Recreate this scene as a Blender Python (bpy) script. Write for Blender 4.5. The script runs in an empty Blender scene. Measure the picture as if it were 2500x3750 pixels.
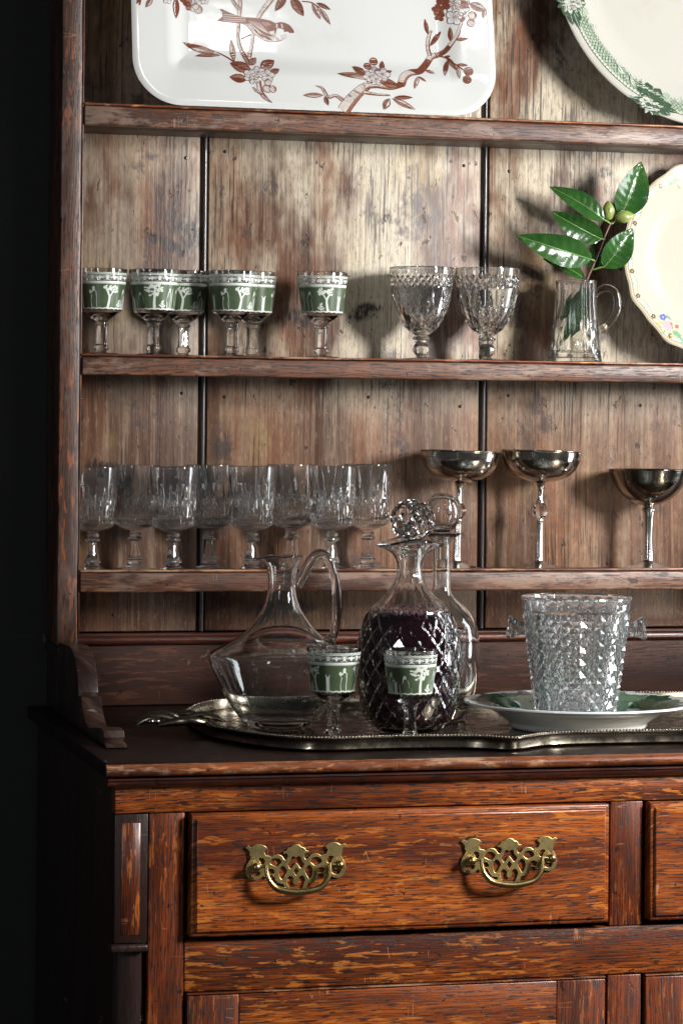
import bpy, bmesh, math, random
import numpy as np
from mathutils import Vector, Matrix
from mathutils.geometry import tessellate_polygon
random.seed(7)
scene = bpy.context.scene
COL = scene.collection
PI = math.pi

# ------------------------------------------------------------------ camera
F = 10000.0; PSI = math.radians(14.2); RHO = 0.0093; V0 = 1580.0      # focal length and horizon in photo pixels
FWD = Vector((math.sin(PSI), math.cos(PSI), 0)); R0 = Vector((math.cos(PSI), -math.sin(PSI), 0)); U0 = Vector((0, 0, 1))
RGT = R0 * math.cos(RHO) + U0 * math.sin(RHO); UPV = -R0 * math.sin(RHO) + U0 * math.cos(RHO)
CAM = -FWD * 3.2 + Vector((0, 0, 1.226))
cd = bpy.data.cameras.new('camera'); cam = bpy.data.objects.new('camera', cd); COL.objects.link(cam)
m = Matrix((RGT, UPV, -FWD)).transposed().to_4x4(); m.translation = CAM; cam.matrix_world = m
cd.sensor_fit = 'VERTICAL'; cd.sensor_height = 36; cd.lens = 36 * F / 3750
cd.shift_y = (V0 - 1875) / 3750; cd.clip_end = 60; cd.clip_start = 0.05
scene.camera = cam

def ray(u, v): return FWD + RGT * ((u - 1250) / F) - UPV * ((v - V0) / F)
def at(u, v, Y):
    d = ray(u, v); return CAM + d * ((Y - CAM.y) / d.y)
def atz(u, v, Z):
    d = ray(u, v); return CAM + d * ((Z - CAM.z) / d.z)
def on_plane(u, v, o, n):
    d = ray(u, v); return CAM + d * ((o - CAM).dot(n) / d.dot(n))
def kpx(u, Y):                                  # metres per photo pixel at that place
    return (at(u, 1580, Y) - CAM).dot(FWD) / F

# ------------------------------------------------------------------ world, window light, exposure
w = bpy.data.worlds.new('World'); scene.world = w; w.use_nodes = True
bg = w.node_tree.nodes['Background']; bg.inputs[0].default_value = (0.95, 0.97, 1.0, 1); bg.inputs[1].default_value = 0.045

def window(az, el, dist, wid, hei, cols, rows, power, color, target=Vector((0.05, 0, 1.28)), name='window_pane'):
    d = Vector((math.sin(az) * math.cos(el), -math.cos(az) * math.cos(el), math.sin(el)))
    c = target + d * dist
    q = (-Vector((d.x, d.y, 0)).normalized()).to_track_quat('-Z', 'Z')
    right = q @ Vector((1, 0, 0))
    for i in range(cols):
        for j in range(rows):
            L = bpy.data.lights.new(name, 'AREA'); L.shape = 'RECTANGLE'
            L.size = wid / cols * 0.86; L.size_y = hei / rows * 0.88
            L.energy = power / (cols * rows); L.color = color
            o = bpy.data.objects.new(name, L); COL.objects.link(o)
            o.location = c + right * ((i + .5) / cols - .5) * wid + Vector((0, 0, ((j + .5) / rows - .5) * hei))
            o.rotation_euler = q.to_euler()
window(math.radians(38), math.radians(10.5), 1.85, 0.32, 0.52, 2, 2, 72, (1.0, 0.985, 0.96))
window(math.radians(79), math.radians(5), 1.9, 1.0, 1.4, 2, 3, 38, (0.97, 0.98, 1.0), name='added_side_light')  # added lamp panel, not a known window, to brighten the glassware
window(math.radians(-34), math.radians(6), 3.0, 0.08, 1.5, 1, 3, 9, (0.92, 0.96, 1.0), name='far_window_pane')
window(math.radians(12.5), math.radians(29.5), 3.0, 0.20, 0.05, 1, 1, 1.2, (1, .98, .95), target=Vector((-.08, .05, 1.68)), name='high_lamp')  # small high lamp for the streak highlight on the platter
vs = scene.view_settings; vs.view_transform = 'Standard'; vs.look = 'None'; vs.exposure = 0.0; vs.gamma = 1; vs.use_curve_mapping = False
cy = scene.cycles
cy.max_bounces = 20; cy.transmission_bounces = 18; cy.glossy_bounces = 6; cy.diffuse_bounces = 3; cy.transparent_max_bounces = 12
cy.caustics_refractive = True; cy.caustics_reflective = True; cy.blur_glossy = 0.2; cy.sample_clamp_indirect = 8; cy.sample_clamp_direct = 0
cy.use_denoising = True; cy.use_adaptive_sampling = True; cy.adaptive_threshold = 0.01
try: cy.denoiser = 'OPENIMAGEDENOISE'; cy.denoising_input_passes = 'RGB_ALBEDO_NORMAL'
except Exception: pass

# ------------------------------------------------------------------ node helpers and materials
class NT:
    def __init__(s, name):
        s.m = bpy.data.materials.new(name); s.m.use_nodes = True
        s.t = s.m.node_tree; s.b = s.t.nodes['Principled BSDF']
    def link(s, a, b): s.t.links.new(a, b)
    def val(s, sock, v):
        if hasattr(v, 'links') or isinstance(v, bpy.types.NodeSocket): s.link(v, sock)
        else: sock.default_value = v
    def n(s, typ, **kw):
        nd = s.t.nodes.new(typ)
        for k, v in kw.items(): setattr(nd, k, v)
        return nd
    def coords(s, rnd=True, scale=9.0):
        tc = s.n('ShaderNodeTexCoord')
        if not rnd: return tc.outputs['Object']
        oi = s.n('ShaderNodeObjectInfo'); mu = s.n('ShaderNodeVectorMath', operation='SCALE')
        mu.inputs[0].default_value = (scale, scale * .73, scale * 1.31); s.link(oi.outputs['Random'], mu.inputs['Scale'])
        ad = s.n('ShaderNodeVectorMath', operation='ADD'); s.link(tc.outputs['Object'], ad.inputs[0]); s.link(mu.outputs[0], ad.inputs[1])
        return ad.outputs[0]
    def mapv(s, v, sc, rot=(0, 0, 0), loc=(0, 0, 0)):
        mp = s.n('ShaderNodeMapping'); s.link(v, mp.inputs[0]); mp.inputs['Scale'].default_value = sc
        mp.inputs['Rotation'].default_value = rot; mp.inputs['Location'].default_value = loc; return mp.outputs[0]
    def noise(s, v, sc=(1, 1, 1), detail=3, rough=.55, dist=0, rot=(0, 0, 0), loc=(0, 0, 0)):
        nz = s.n('ShaderNodeTexNoise'); s.link(s.mapv(v, sc, rot, loc), nz.inputs['Vector'])
        nz.inputs['Scale'].default_value = 1; nz.inputs['Detail'].default_value = detail
        nz.inputs['Roughness'].default_value = rough; nz.inputs['Distortion'].default_value = dist
        return nz.outputs['Fac']
    def ramp(s, f, a, b, lo=0.0, hi=1.0):
        r = s.n('ShaderNodeMapRange'); r.interpolation_type = 'SMOOTHSTEP'
        s.val(r.inputs[0], f); r.inputs[1].default_value = a; r.inputs[2].default_value = b
        r.inputs[3].default_value = lo; r.inputs[4].default_value = hi; return r.outputs[0]
    def math(s, op, a, b=0.0, c=None):
        x = s.n('ShaderNodeMath', operation=op); s.val(x.inputs[0], a); s.val(x.inputs[1], b)
        if c is not None: s.val(x.inputs[2], c)
        return x.outputs[0]
    def mix(s, f, a, b):
        x = s.n('ShaderNodeMix', data_type='RGBA'); s.val(x.inputs[0], f)
        for so, v in ((x.inputs[6], a), (x.inputs[7], b)):
            if isinstance(v, (tuple, list)): so.default_value = (*v[:3], 1)
            else: s.link(v, so)
        return x.outputs[2]
    def bump(s, h, strength, dist):
        b = s.n('ShaderNodeBump'); b.inputs['Strength'].default_value = strength; b.inputs['Distance'].default_value = dist
        s.link(h, b.inputs['Height']); s.link(b.outputs[0], s.b.inputs['Normal']); return b
    def set(s, **kw):
        names = dict(color='Base Color', rough='Roughness', metal='Metallic', spec='Specular IOR Level', trans='Transmission Weight', ior='IOR', coat='Coat Weight', coat_rough='Coat Roughness', sub='Subsurface Weight', emis='Emission Strength', alpha='Alpha')
        for k, v in kw.items():
            so = s.b.inputs[names[k]]
            if isinstance(v, (tuple, list)): so.default_value = (*v[:3], 1)
            else: s.val(so, v)
        return s.m

def grain_coords(k, axis, rnd):
    """flat coordinates on a board: x along the grain, y across it (faces that turn away run on)"""
    v = k.coords(rnd); sp = k.n('ShaderNodeSeparateXYZ'); k.link(v, sp.inputs[0])
    cb = k.n('ShaderNodeCombineXYZ')
    if axis == 'x':
        k.link(sp.outputs[0], cb.inputs[0]); k.link(k.math('ADD', sp.outputs[2], sp.outputs[1]), cb.inputs[1])
    else:
        k.link(sp.outputs[2], cb.inputs[0]); k.link(k.math('ADD', sp.outputs[0], sp.outputs[1]), cb.inputs[1])
    return cb.outputs[0]
def n2(k, v, g, a, detail=2, rough=.55, dist=0, loc=(0, 0), rot=0):
    nz = k.n('ShaderNodeTexNoise', noise_dimensions='2D'); k.link(k.mapv(v, (g, a, 1), (0, 0, rot), (loc[0], loc[1], 0)), nz.inputs['Vector'])
    nz.inputs['Scale'].default_value = 1; nz.inputs['Detail'].default_value = detail; nz.inputs['Roughness'].default_value = rough; nz.inputs['Distortion'].default_value = dist
    return nz.outputs['Fac']
def warp2(k, v, g, a, amt):
    off = k.math('MULTIPLY', k.math('SUBTRACT', n2(k, v, g, a, 1), .5), amt)
    cb = k.n('ShaderNodeCombineXYZ'); k.link(off, cb.inputs[1])
    va = k.n('ShaderNodeVectorMath', operation='ADD'); k.link(v, va.inputs[0]); k.link(cb.outputs[0], va.inputs[1]); return va.outputs[0]

def wood(name, axis, dark, mid, light, pore, rough=.40, coat=0.10, crough=.25, fleck=.5, pores=.8, bumps=.22, wear=None, wearamt=.0, scratch=.3, spec=.32):
    """quarter-sawn oak: fine reeded grain, short dark pores, pale medullary flecks, a few hairline scratches"""
    k = NT(name); v = grain_coords(k, axis, True); v2 = warp2(k, v, 3, 9, .016)
    broad = n2(k, v2, 2.6, 17, 3, .6)
    c = k.mix(k.ramp(broad, .32, .66), dark, mid)
    fn_ = n2(k, v2, 9, 620, 3, .8, loc=(3, 1))
    c = k.mix(k.math('MULTIPLY', k.ramp(fn_, .42, .60), .72 * pores), c, pore)
    fl = k.ramp(n2(k, v2, 24, 170, 3, .65, .25, loc=(3, 9)), .56, .615)
    flz = k.ramp(n2(k, v, 4, 14, 2, .6, loc=(11, 4)), .42, .60)
    flw = k.math('MULTIPLY', k.math('MULTIPLY', fl, flz), fleck)
    c = k.mix(flw, c, light)
    ds_ = k.ramp(n2(k, v2, 46, 640, 2, .6, loc=(8, 2)), .555, .60)
    pw = k.math('MULTIPLY', k.math('MULTIPLY', ds_, k.ramp(flw, 0, 1, 1, .45)), pores)
    c = k.mix(pw, c, pore)
    if wear:
        c = k.mix(k.math('MULTIPLY', k.ramp(n2(k, v, 9, 30, 5, .75, loc=(2, 9)), .50, .64), wearamt), c, wear)
    dn = k.ramp(n2(k, v, 45, 80, 3, .7, .3, loc=(6, 3)), .69, .73)
    c = k.mix(k.math('MULTIPLY', dn, .8), c, tuple(x * .5 for x in pore))
    sn = n2(k, v, 70, 7, 1, .5, 0, loc=(4, 8), rot=.75)
    sz = k.ramp(n2(k, v, 34, 34, 1, loc=(5, 9)), .69, .72)
    c = k.mix(k.math('MULTIPLY', k.math('MULTIPLY', k.ramp(k.math('ABSOLUTE', k.math('SUBTRACT', sn, .5)), .012, .003), sz), scratch), c, tuple(min(1, x * 1.2 + .12) for x in light))
    k.bump(k.math('SUBTRACT', k.math('MULTIPLY', fn_, -1.0), k.math('MULTIPLY', k.math('ADD', ds_, dn), .6)), bumps, .001)
    r = k.math('ADD', k.math('MULTIPLY', pw, .2), k.math('ADD', k.math('MULTIPLY', fn_, .25), rough - .12))
    return k.set(color=c, rough=r, coat=coat, coat_rough=crough, spec=spec)

def pine(name, axis, knots=(), seed=0):
    """old dry pine: grey-brown board, fine reeding, pale rubbed patches, painted-in light and shade between the bays, dark checks and stains"""
    k = NT(name); v = grain_coords(k, axis, False); v2 = warp2(k, v, 2, 7, .014)
    broad = n2(k, v2, 1.3, 15, 3, .6, loc=(seed, 0))
    ln = n2(k, v2, 2.2, 300, 2, .6, loc=(2, 2 + seed))
    st = n2(k, v2, 4, 95, 3, .65, loc=(7 + seed, 1))
    patch = n2(k, v, 4.5, 11, 4, .65, loc=(7, 1 + seed))
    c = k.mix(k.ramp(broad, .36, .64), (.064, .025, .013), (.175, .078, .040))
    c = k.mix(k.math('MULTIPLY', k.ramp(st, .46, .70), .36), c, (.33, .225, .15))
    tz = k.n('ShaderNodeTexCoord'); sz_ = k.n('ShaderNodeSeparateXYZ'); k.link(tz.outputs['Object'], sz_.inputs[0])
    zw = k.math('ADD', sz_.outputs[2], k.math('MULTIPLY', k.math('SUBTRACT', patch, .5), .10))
    rub_light = k.math('MULTIPLY', k.ramp(zw, 1.22, 1.36, .12, 1), k.ramp(zw, .98, 1.10, .15, 1))       # rubbed pale patches; brighter light above the middle shelf painted in
    rub_light = k.math('MULTIPLY', rub_light, k.ramp(sz_.outputs[0], -.42, -.16, .35, 1))  # painted light falls off towards the left boards
    c = k.mix(k.math('MULTIPLY', k.math('MULTIPLY', k.ramp(patch, .36, .60), .85), rub_light), c, (.52, .455, .345))
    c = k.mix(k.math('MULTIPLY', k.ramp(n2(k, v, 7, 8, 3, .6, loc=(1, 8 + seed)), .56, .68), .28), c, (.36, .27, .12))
    c = k.mix(k.ramp(zw, 1.05, 1.01, 0, .6), c, (.062, .026, .015))  # shade below the lowest shelf painted into the board colour
    c = k.mix(k.math('MULTIPLY', k.ramp(ln, .50, .66), .24), c, (.06, .034, .024))
    chz = k.ramp(n2(k, v, 5, 13, 2, loc=(4 + seed, 4)), .46, .56)
    chk = k.math('MULTIPLY', k.ramp(n2(k, v2, 9, 330, 2, .6, loc=(9, 2)), .56, .64), chz)
    c = k.mix(k.math('MULTIPLY', chk, .75), c, (.02, .013, .012))
    mott = n2(k, v, 75, 260, 3, .7, loc=(3, 6))
    c = k.mix(k.math('MULTIPLY', k.ramp(mott, .48, .70), .42), c, (.07, .045, .035))
    c = k.mix(k.math('MULTIPLY', k.ramp(mott, .42, .28), .16), c, (.42, .36, .29))
    dn = k.ramp(n2(k, v, 34, 60, 4, .75, .2, loc=(6 + seed, 3)), .66, .71)
    c = k.mix(k.math('MULTIPLY', dn, .85), c, (.03, .02, .018))
    c = k.mix(k.math('MULTIPLY', k.ramp(n2(k, v, 9, 14, 5, .8, loc=(2, 5 + seed)), .56, .70), .75), c, (.045, .036, .038))
    hk = None
    for (kx, kz, rx, rz, ang) in knots:
        tcx = k.n('ShaderNodeTexCoord'); sub = k.n('ShaderNodeVectorMath', operation='SUBTRACT'); k.link(tcx.outputs['Object'], sub.inputs[0]); sub.inputs[1].default_value = (kx, 0, kz)
        ms = k.mapv(k.mapv(sub.outputs[0], (1, 0, 1), (0, ang, 0)), (1 / rx, 0, 1 / rz))
        ln_ = k.n('ShaderNodeVectorMath', operation='LENGTH'); k.link(ms, ln_.inputs[0])
        d = k.math('ADD', ln_.outputs['Value'], k.math('MULTIPLY', k.math('SUBTRACT', n2(k, v, 60, 110, 3, .7), .5), 1.5))
        f = k.ramp(d, 1.25, .55)
        c = k.mix(k.math('MULTIPLY', f, k.ramp(mott, .36, .58, .35, 1)), c, (.022, .016, .015))
        hk = f if hk is None else k.math('ADD', hk, f)
    h = k.math('SUBTRACT', k.math('MULTIPLY', ln, -.6), k.math('ADD', k.math('MULTIPLY', mott, .5), dn))
    k.bump(h, .5, .0011)
    r = k.math('ADD', k.math('MULTIPLY', st, .2), .34)
    return k.set(color=c, rough=r, spec=.26, coat=.04, coat_rough=.3)

def plain(name, color, rough=.5, **kw):
    k = NT(name); return k.set(color=color, rough=rough, **kw)
def glassmat(name, tint=(1, 1, 1), rough=.0, ior=1.52, bump=0, trans=1.0):
    k = NT(name)
    if bump:
        k.bump(k.noise(k.coords(), (60, 60, 60), 2), bump, .002)
    return k.set(color=tint, rough=rough, trans=trans, ior=ior)

M = {}
M['oak_h'] = wood('oak_drawer', 'x', (.125, .024, .007), (.40, .094, .014), (.62, .20, .030), (.016, .005, .003), rough=.34, fleck=.55, pores=.85, coat=.35, crough=.2)
M['oak_rail'] = wood('oak_rail', 'x', (.09, .018, .006), (.335, .076, .012), (.60, .195, .030), (.014, .005, .003), rough=.36, fleck=.6, pores=.92, coat=.3)
M['oak_v'] = wood('oak_stile', 'z', (.068, .014, .005), (.22, .046, .011), (.48, .14, .027), (.014, .005, .004), rough=.36, fleck=.55, pores=.85, coat=.3)
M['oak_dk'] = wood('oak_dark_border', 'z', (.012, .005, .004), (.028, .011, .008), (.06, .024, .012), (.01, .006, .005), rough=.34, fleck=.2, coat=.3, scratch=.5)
M['mould'] = wood('oak_moulding', 'x', (.085, .021, .008), (.24, .066, .020), (.46, .19, .066), (.03, .01, .007), rough=.3, fleck=.8, pores=.7, coat=.5, crough=.18, wear=(.50, .32, .2), wearamt=.5)
M['cove'] = wood('oak_cove', 'x', (.05, .012, .007), (.12, .028, .012), (.2, .07, .03), (.015, .006, .005), rough=.33, fleck=.2, coat=.4)
M['shelf'] = wood('oak_shelf_edge', 'x', (.060, .021, .011), (.155, .063, .034), (.26, .12, .066), (.014, .007, .005), rough=.36, fleck=.35, pores=.9, wear=(.25, .175, .135), wearamt=.45, coat=.12, crough=.3)
M['shelf_in'] = wood('shelf_board_wood', 'x', (.045, .024, .018), (.10, .055, .04), (.14, .08, .05), (.02, .012, .01), rough=.42, fleck=.2)
M['post'] = wood('oak_post', 'z', (.040, .017, .011), (.095, .040, .024), (.24, .068, .022), (.010, .006, .005), rough=.40, fleck=.7, pores=.9, wear=(.12, .08, .062), wearamt=.5, coat=.15)
M['dark'] = wood('dark_polished_oak', 'x', (.007, .0035, .003), (.017, .007, .005), (.03, .014, .009), (.008, .005, .005), rough=.34, fleck=.2, pores=.5, coat=.0, spec=.22, scratch=.6)
M['scroll'] = wood('dark_scroll_oak', 'z', (.016, .007, .005), (.042, .018, .012), (.08, .036, .024), (.012, .007, .006), rough=.3, fleck=.3, coat=.4, scratch=.5, wear=(.12, .08, .065), wearamt=.3)
M['low'] = wood('backboard_low_oak', 'x', (.018, .006, .004), (.055, .020, .011), (.12, .046, .024), (.02, .012, .01), rough=.5, fleck=.4, pores=.8, coat=0, spec=.12)
M['bead'] = plain('black_brown_bead', (.016, .010, .009), .3, coat=.3)
k = NT('near_black_wall_paint'); k.bump(k.noise(k.coords(), (300, 300, 300), 2), .3, .001); M['wall'] = k.set(color=(.006, .0062, .006), rough=.7)
M['glass'] = glassmat('clear_glass')
M['glass_soft'] = glassmat('clear_blown_glass', (.95, .98, .98), bump=.008, trans=.998)
M['glass_ice'] = glassmat('pressed_ice_glass', (.95, .985, 1.0), .012, trans=.97)
M['crystal'] = glassmat('lead_crystal', (.99, 1, 1), 0, 1.56, trans=.99)
M['water'] = glassmat('water', (.97, 1, .98), 0, 1.33)

def metal(name, base, r0, r1, dark, fr=45):
    k = NT(name); v = k.coords(); t = k.noise(v, (fr, fr, fr), 5, .65)
    c = k.mix(k.ramp(t, .42, .72), base, dark)
    k.bump(k.noise(v, (220, 220, 220), 2), .03, .001)
    return k.set(color=c, rough=k.ramp(t, .35, .75, r0, r1), metal=1.0)
M['pewter'] = metal('tarnished_silver', (.60, .57, .52), .09, .26, (.36, .32, .27))
M['pewter_dark'] = metal('blackened_silver', (.34, .32, .29), .08, .24, (.16, .145, .125))
M['steel'] = metal('bright_silver', (.78, .76, .72), .10, .22, (.55, .52, .47))
M['tray'] = metal('old_silver_plate', (.28, .245, .19), .16, .40, (.10, .08, .055))
M['brass'] = metal('aged_brass', (.54, .425, .185), .36, .52, (.26, .18, .065), 110)
M['brassdk'] = metal('dark_brass', (.46, .35, .16), .24, .38, (.20, .14, .06))

def china(name, col, spot=(.55, .5, .42), amt=.12):
    k = NT(name); v = k.coords()
    s = k.ramp(k.noise(v, (14, 14, 14), 5, .65), .52, .75)
    k.bump(k.noise(v, (26, 26, 26), 2), .07, .002)
    return k.set(color=k.mix(k.math('MULTIPLY', s, amt), col, spot), rough=.065, spec=.5)
M['china'] = china('white_ironstone', (.48, .485, .475), (.38, .36, .32), .3)
M['cream'] = china('cream_china', (.395, .375, .31), (.33, .29, .23), .12)
M['aged'] = china('aged_white_china', (.365, .355, .315), (.29, .255, .2), .4)
M['leafchina'] = china('cool_white_china', (.56, .58, .58))

def printmat(name, dark, light, freq=420, bal=.5, rot=.5, soft=.1):
    k = NT(name); v = k.coords()
    ln = k.n('ShaderNodeTexWave'); k.link(k.mapv(v, (freq, freq, freq), (rot, rot * 1.3, rot)), ln.inputs[0]); ln.inputs['Scale'].default_value = .314; ln.inputs['Distortion'].default_value = 2
    f = k.math('ADD', k.math('MULTIPLY', ln.outputs['Fac'], .5), k.math('MULTIPLY', k.noise(v, (160, 160, 160), 3), .5))
    return k.set(color=k.mix(k.ramp(f, bal - soft, bal + soft), dark, light), rough=.14)
BR = (.105, .028, .014)
M['br_d'] = printmat('brown_transfer_dark', (.085, .022, .011), (.17, .062, .04), bal=.55, freq=900, soft=.2)
M['br_m'] = printmat('brown_transfer_hatched', (.12, .036, .02), (.33, .21, .16), bal=.55, freq=1000, soft=.25)
M['br_l'] = printmat('brown_transfer_light', (.30, .19, .14), (.52, .50, .48), bal=.40, freq=1000, soft=.2)
M['pw'] = plain('print_white', (.47, .48, .48), .14)
M['gr_d'] = printmat('green_transfer_dark', (.022, .042, .024), (.07, .115, .07), bal=.6, freq=800, soft=.2)
M['gr_m'] = printmat('green_transfer_hatched', (.15, .20, .14), (.36, .41, .32), bal=.5, freq=800, soft=.25)
M['gr_l'] = printmat('grey_green_transfer', (.18, .21, .17), (.42, .44, .38), bal=.45, freq=800, soft=.2)
M['gr_w'] = plain('print_ivory', (.38, .38, .33), .14)
M['lf_d'] = printmat('leaf_green_dark', (.006, .032, .016), (.018, .075, .036), bal=.5, freq=500, soft=.2)
M['lf_m'] = printmat('leaf_green_mid', (.02, .085, .042), (.16, .24, .17), bal=.5, freq=700, soft=.2)
M['lf_g'] = printmat('leaf_grey', (.11, .115, .085), (.28, .28, .23), bal=.5, freq=700, soft=.2)
M['gold'] = plain('enamel_ochre', (.42, .26, .07), .2)
M['blue'] = plain('enamel_pale_blue', (.40, .58, .60), .16)
M['navy'] = plain('enamel_blue', (.10, .13, .42), .16)
M['rose'] = plain('enamel_rose', (.62, .05, .06), .16)
M['pink'] = plain('enamel_pink', (.72, .30, .30), .16)
M['yel'] = plain('enamel_yellow', (.68, .50, .10), .16)
M['egr'] = plain('enamel_green', (.16, .32, .16), .16)
M['blk'] = plain('enamel_black', (.05, .035, .03), .2)
k = NT('jasper_green_enamel'); v_ = k.coords(); M['jgreen'] = k.set(color=k.mix(k.ramp(k.noise(v_, (70, 70, 70), 4), .4, .7), (.048, .074, .036), (.068, .095, .050)), rough=.30, spec=.5)
M['jwhite'] = plain('white_enamel', (.50, .53, .48), .45)
M['wine'] = NT('dark_red_wine').set(color=(.030, .0016, .008), rough=.03, spec=.5, trans=.5, ior=1.34)
k = NT('wine_foam'); M['foam'] = k.set(color=k.mix(k.ramp(k.noise(k.coords(), (420, 420, 420), 2), .4, .6), (.22, .08, .10), (.52, .36, .38)), rough=.4)
k = NT('camellia_leaf'); v_ = k.coords(); k.bump(k.noise(v_, (130, 130, 130), 3), .28, .0015)
M['leaf'] = k.set(color=k.mix(k.noise(v_, (60, 60, 60), 3), (.006, .032, .007), (.030, .095, .016)), rough=.20, spec=.6)
M['rib'] = plain('leaf_rib', (.10, .20, .04), .3)
M['twig'] = plain('red_brown_twig', (.085, .03, .018), .5)
k = NT('camellia_bud'); v_ = k.coords(); M['bud'] = k.set(color=k.mix(k.noise(v_, (80, 80, 80), 3), (.12, .17, .03), (.26, .30, .09)), rough=.32)
M['petiole'] = plain('pale_green_petiole', (.16, .26, .05), .35)

# ------------------------------------------------------------------ mesh helpers
def tag(o, label=None, cat=None, group=None, kind=None):
    if label: o['label'] = label
    if cat: o['category'] = cat
    if group: o['group'] = group
    if kind: o['kind'] = kind
    return o
def empty(name, loc=(0, 0, 0), rz=0):
    o = bpy.data.objects.new(name, None); COL.objects.link(o); o.location = loc; o.rotation_euler = (0, 0, rz); o.empty_display_size = .02
    return o
def link(name, me, mat=None, parent=None, loc=None):
    o = bpy.data.objects.new(name, me); COL.objects.link(o)
    if mat is not None and not me.materials: me.materials.append(mat)
    if parent is not None: o.parent = parent
    if loc is not None: o.location = loc
    return o
def finish(me, angle=35, fix=True):
    if fix:
        bm = bmesh.new(); bm.from_mesh(me); bmesh.ops.recalc_face_normals(bm, faces=bm.faces); bm.to_mesh(me); bm.free()
    if angle is None:
        for p in me.polygons: p.use_smooth = False
    else:
        for p in me.polygons: p.use_smooth = True
        me.set_sharp_from_angle(angle=math.radians(angle))
    me.update(); return me
def mesh(verts, faces, angle=35, fix=True, name='mesh'):
    me = bpy.data.meshes.new(name); me.from_pydata([tuple(v) for v in verts], [], [tuple(f) for f in faces]); me.validate(); return finish(me, angle, fix)
def merge(parts):
    V = []; Fc = []
    for v, f in parts:
        n = len(V); V += [tuple(x) for x in v]; Fc += [tuple(i + n for i in q) for q in f]
    return V, Fc
def boxdata(x0, x1, y0, y1, z0, z1):
    v = [(x0, y0, z0), (x1, y0, z0), (x1, y1, z0), (x0, y1, z0), (x0, y0, z1), (x1, y0, z1), (x1, y1, z1), (x0, y1, z1)]
    return v, [(0, 3, 2, 1), (4, 5, 6, 7), (0, 1, 5, 4), (1, 2, 6, 5), (2, 3, 7, 6), (3, 0, 4, 7)]
def box(name, parent, mat, x0, x1, y0, y1, z0, z1, bev=.0015, segs=2, wob=0.0, cuts=0):
    """bevelled board; wob bends its arrises a little, as hand work does"""
    o0 = parent.location if parent is not None else Vector()
    v, f = boxdata(x0 - o0.x, x1 - o0.x, y0 - o0.y, y1 - o0.y, z0 - o0.z, z1 - o0.z)
    bm = bmesh.new(); vs_ = [bm.verts.new(p) for p in v]
    for q in f: bm.faces.new([vs_[i] for i in q])
    if bev: bmesh.ops.bevel(bm, geom=list(bm.edges), offset=bev, segments=segs, profile=.5, affect='EDGES')
    if wob:
        ax = 0 if (x1 - x0) > (z1 - z0) else 2
        a0, a1 = (v[0][ax], v[6][ax]); n = 24
        for i in range(1, n):
            t = a0 + (a1 - a0) * i / n; no = [0, 0, 0]; no[ax] = 1; co = [0, 0, 0]; co[ax] = t
            bmesh.ops.bisect_plane(bm, geom=list(bm.verts) + list(bm.edges) + list(bm.faces), plane_co=co, plane_no=no)
        ph = random.random() * 9
        for q in bm.verts:
            s = q.co[ax] * 38 + ph; e = wob * (math.sin(s) + .6 * math.sin(2.7 * s + 1) + .4 * math.sin(6.1 * s))
            if ax == 0: q.co.z += e * (1 if q.co.z > (v[0][2] + v[6][2]) / 2 else .7); q.co.y += e * .5
            else: q.co.x += e * (1 if q.co.x > (v[0][0] + v[6][0]) / 2 else .7); q.co.y += e * .5
    me = bpy.data.meshes.new(name); bm.to_mesh(me); bm.free(); finish(me, 50)
    return link(name, me, mat, parent)
def prism(name, parent, mat, prof, x0, x1, axis='x', bev=0, angle=35):
    """profile extruded along an axis; prof holds (y,z) for axis x, (x,y) for axis z, (y,z) drawn as a side for axis 'side'"""
    o0 = parent.location if parent is not None else Vector()
    n = len(prof); V = []
    for e in (x0, x1):
        for p in prof:
            q = {'x': (e, p[0], p[1]), 'z': (p[0], p[1], e)}[axis]
            V.append((q[0] - o0.x, q[1] - o0.y, q[2] - o0.z))
    Fc = [(i, (i + 1) % n, n + (i + 1) % n, n + i) for i in range(n)] + [tuple(range(n)), tuple(range(2 * n - 1, n - 1, -1))]
    me = mesh(V, Fc, angle)
    return link(name, me, mat, parent)

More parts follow.
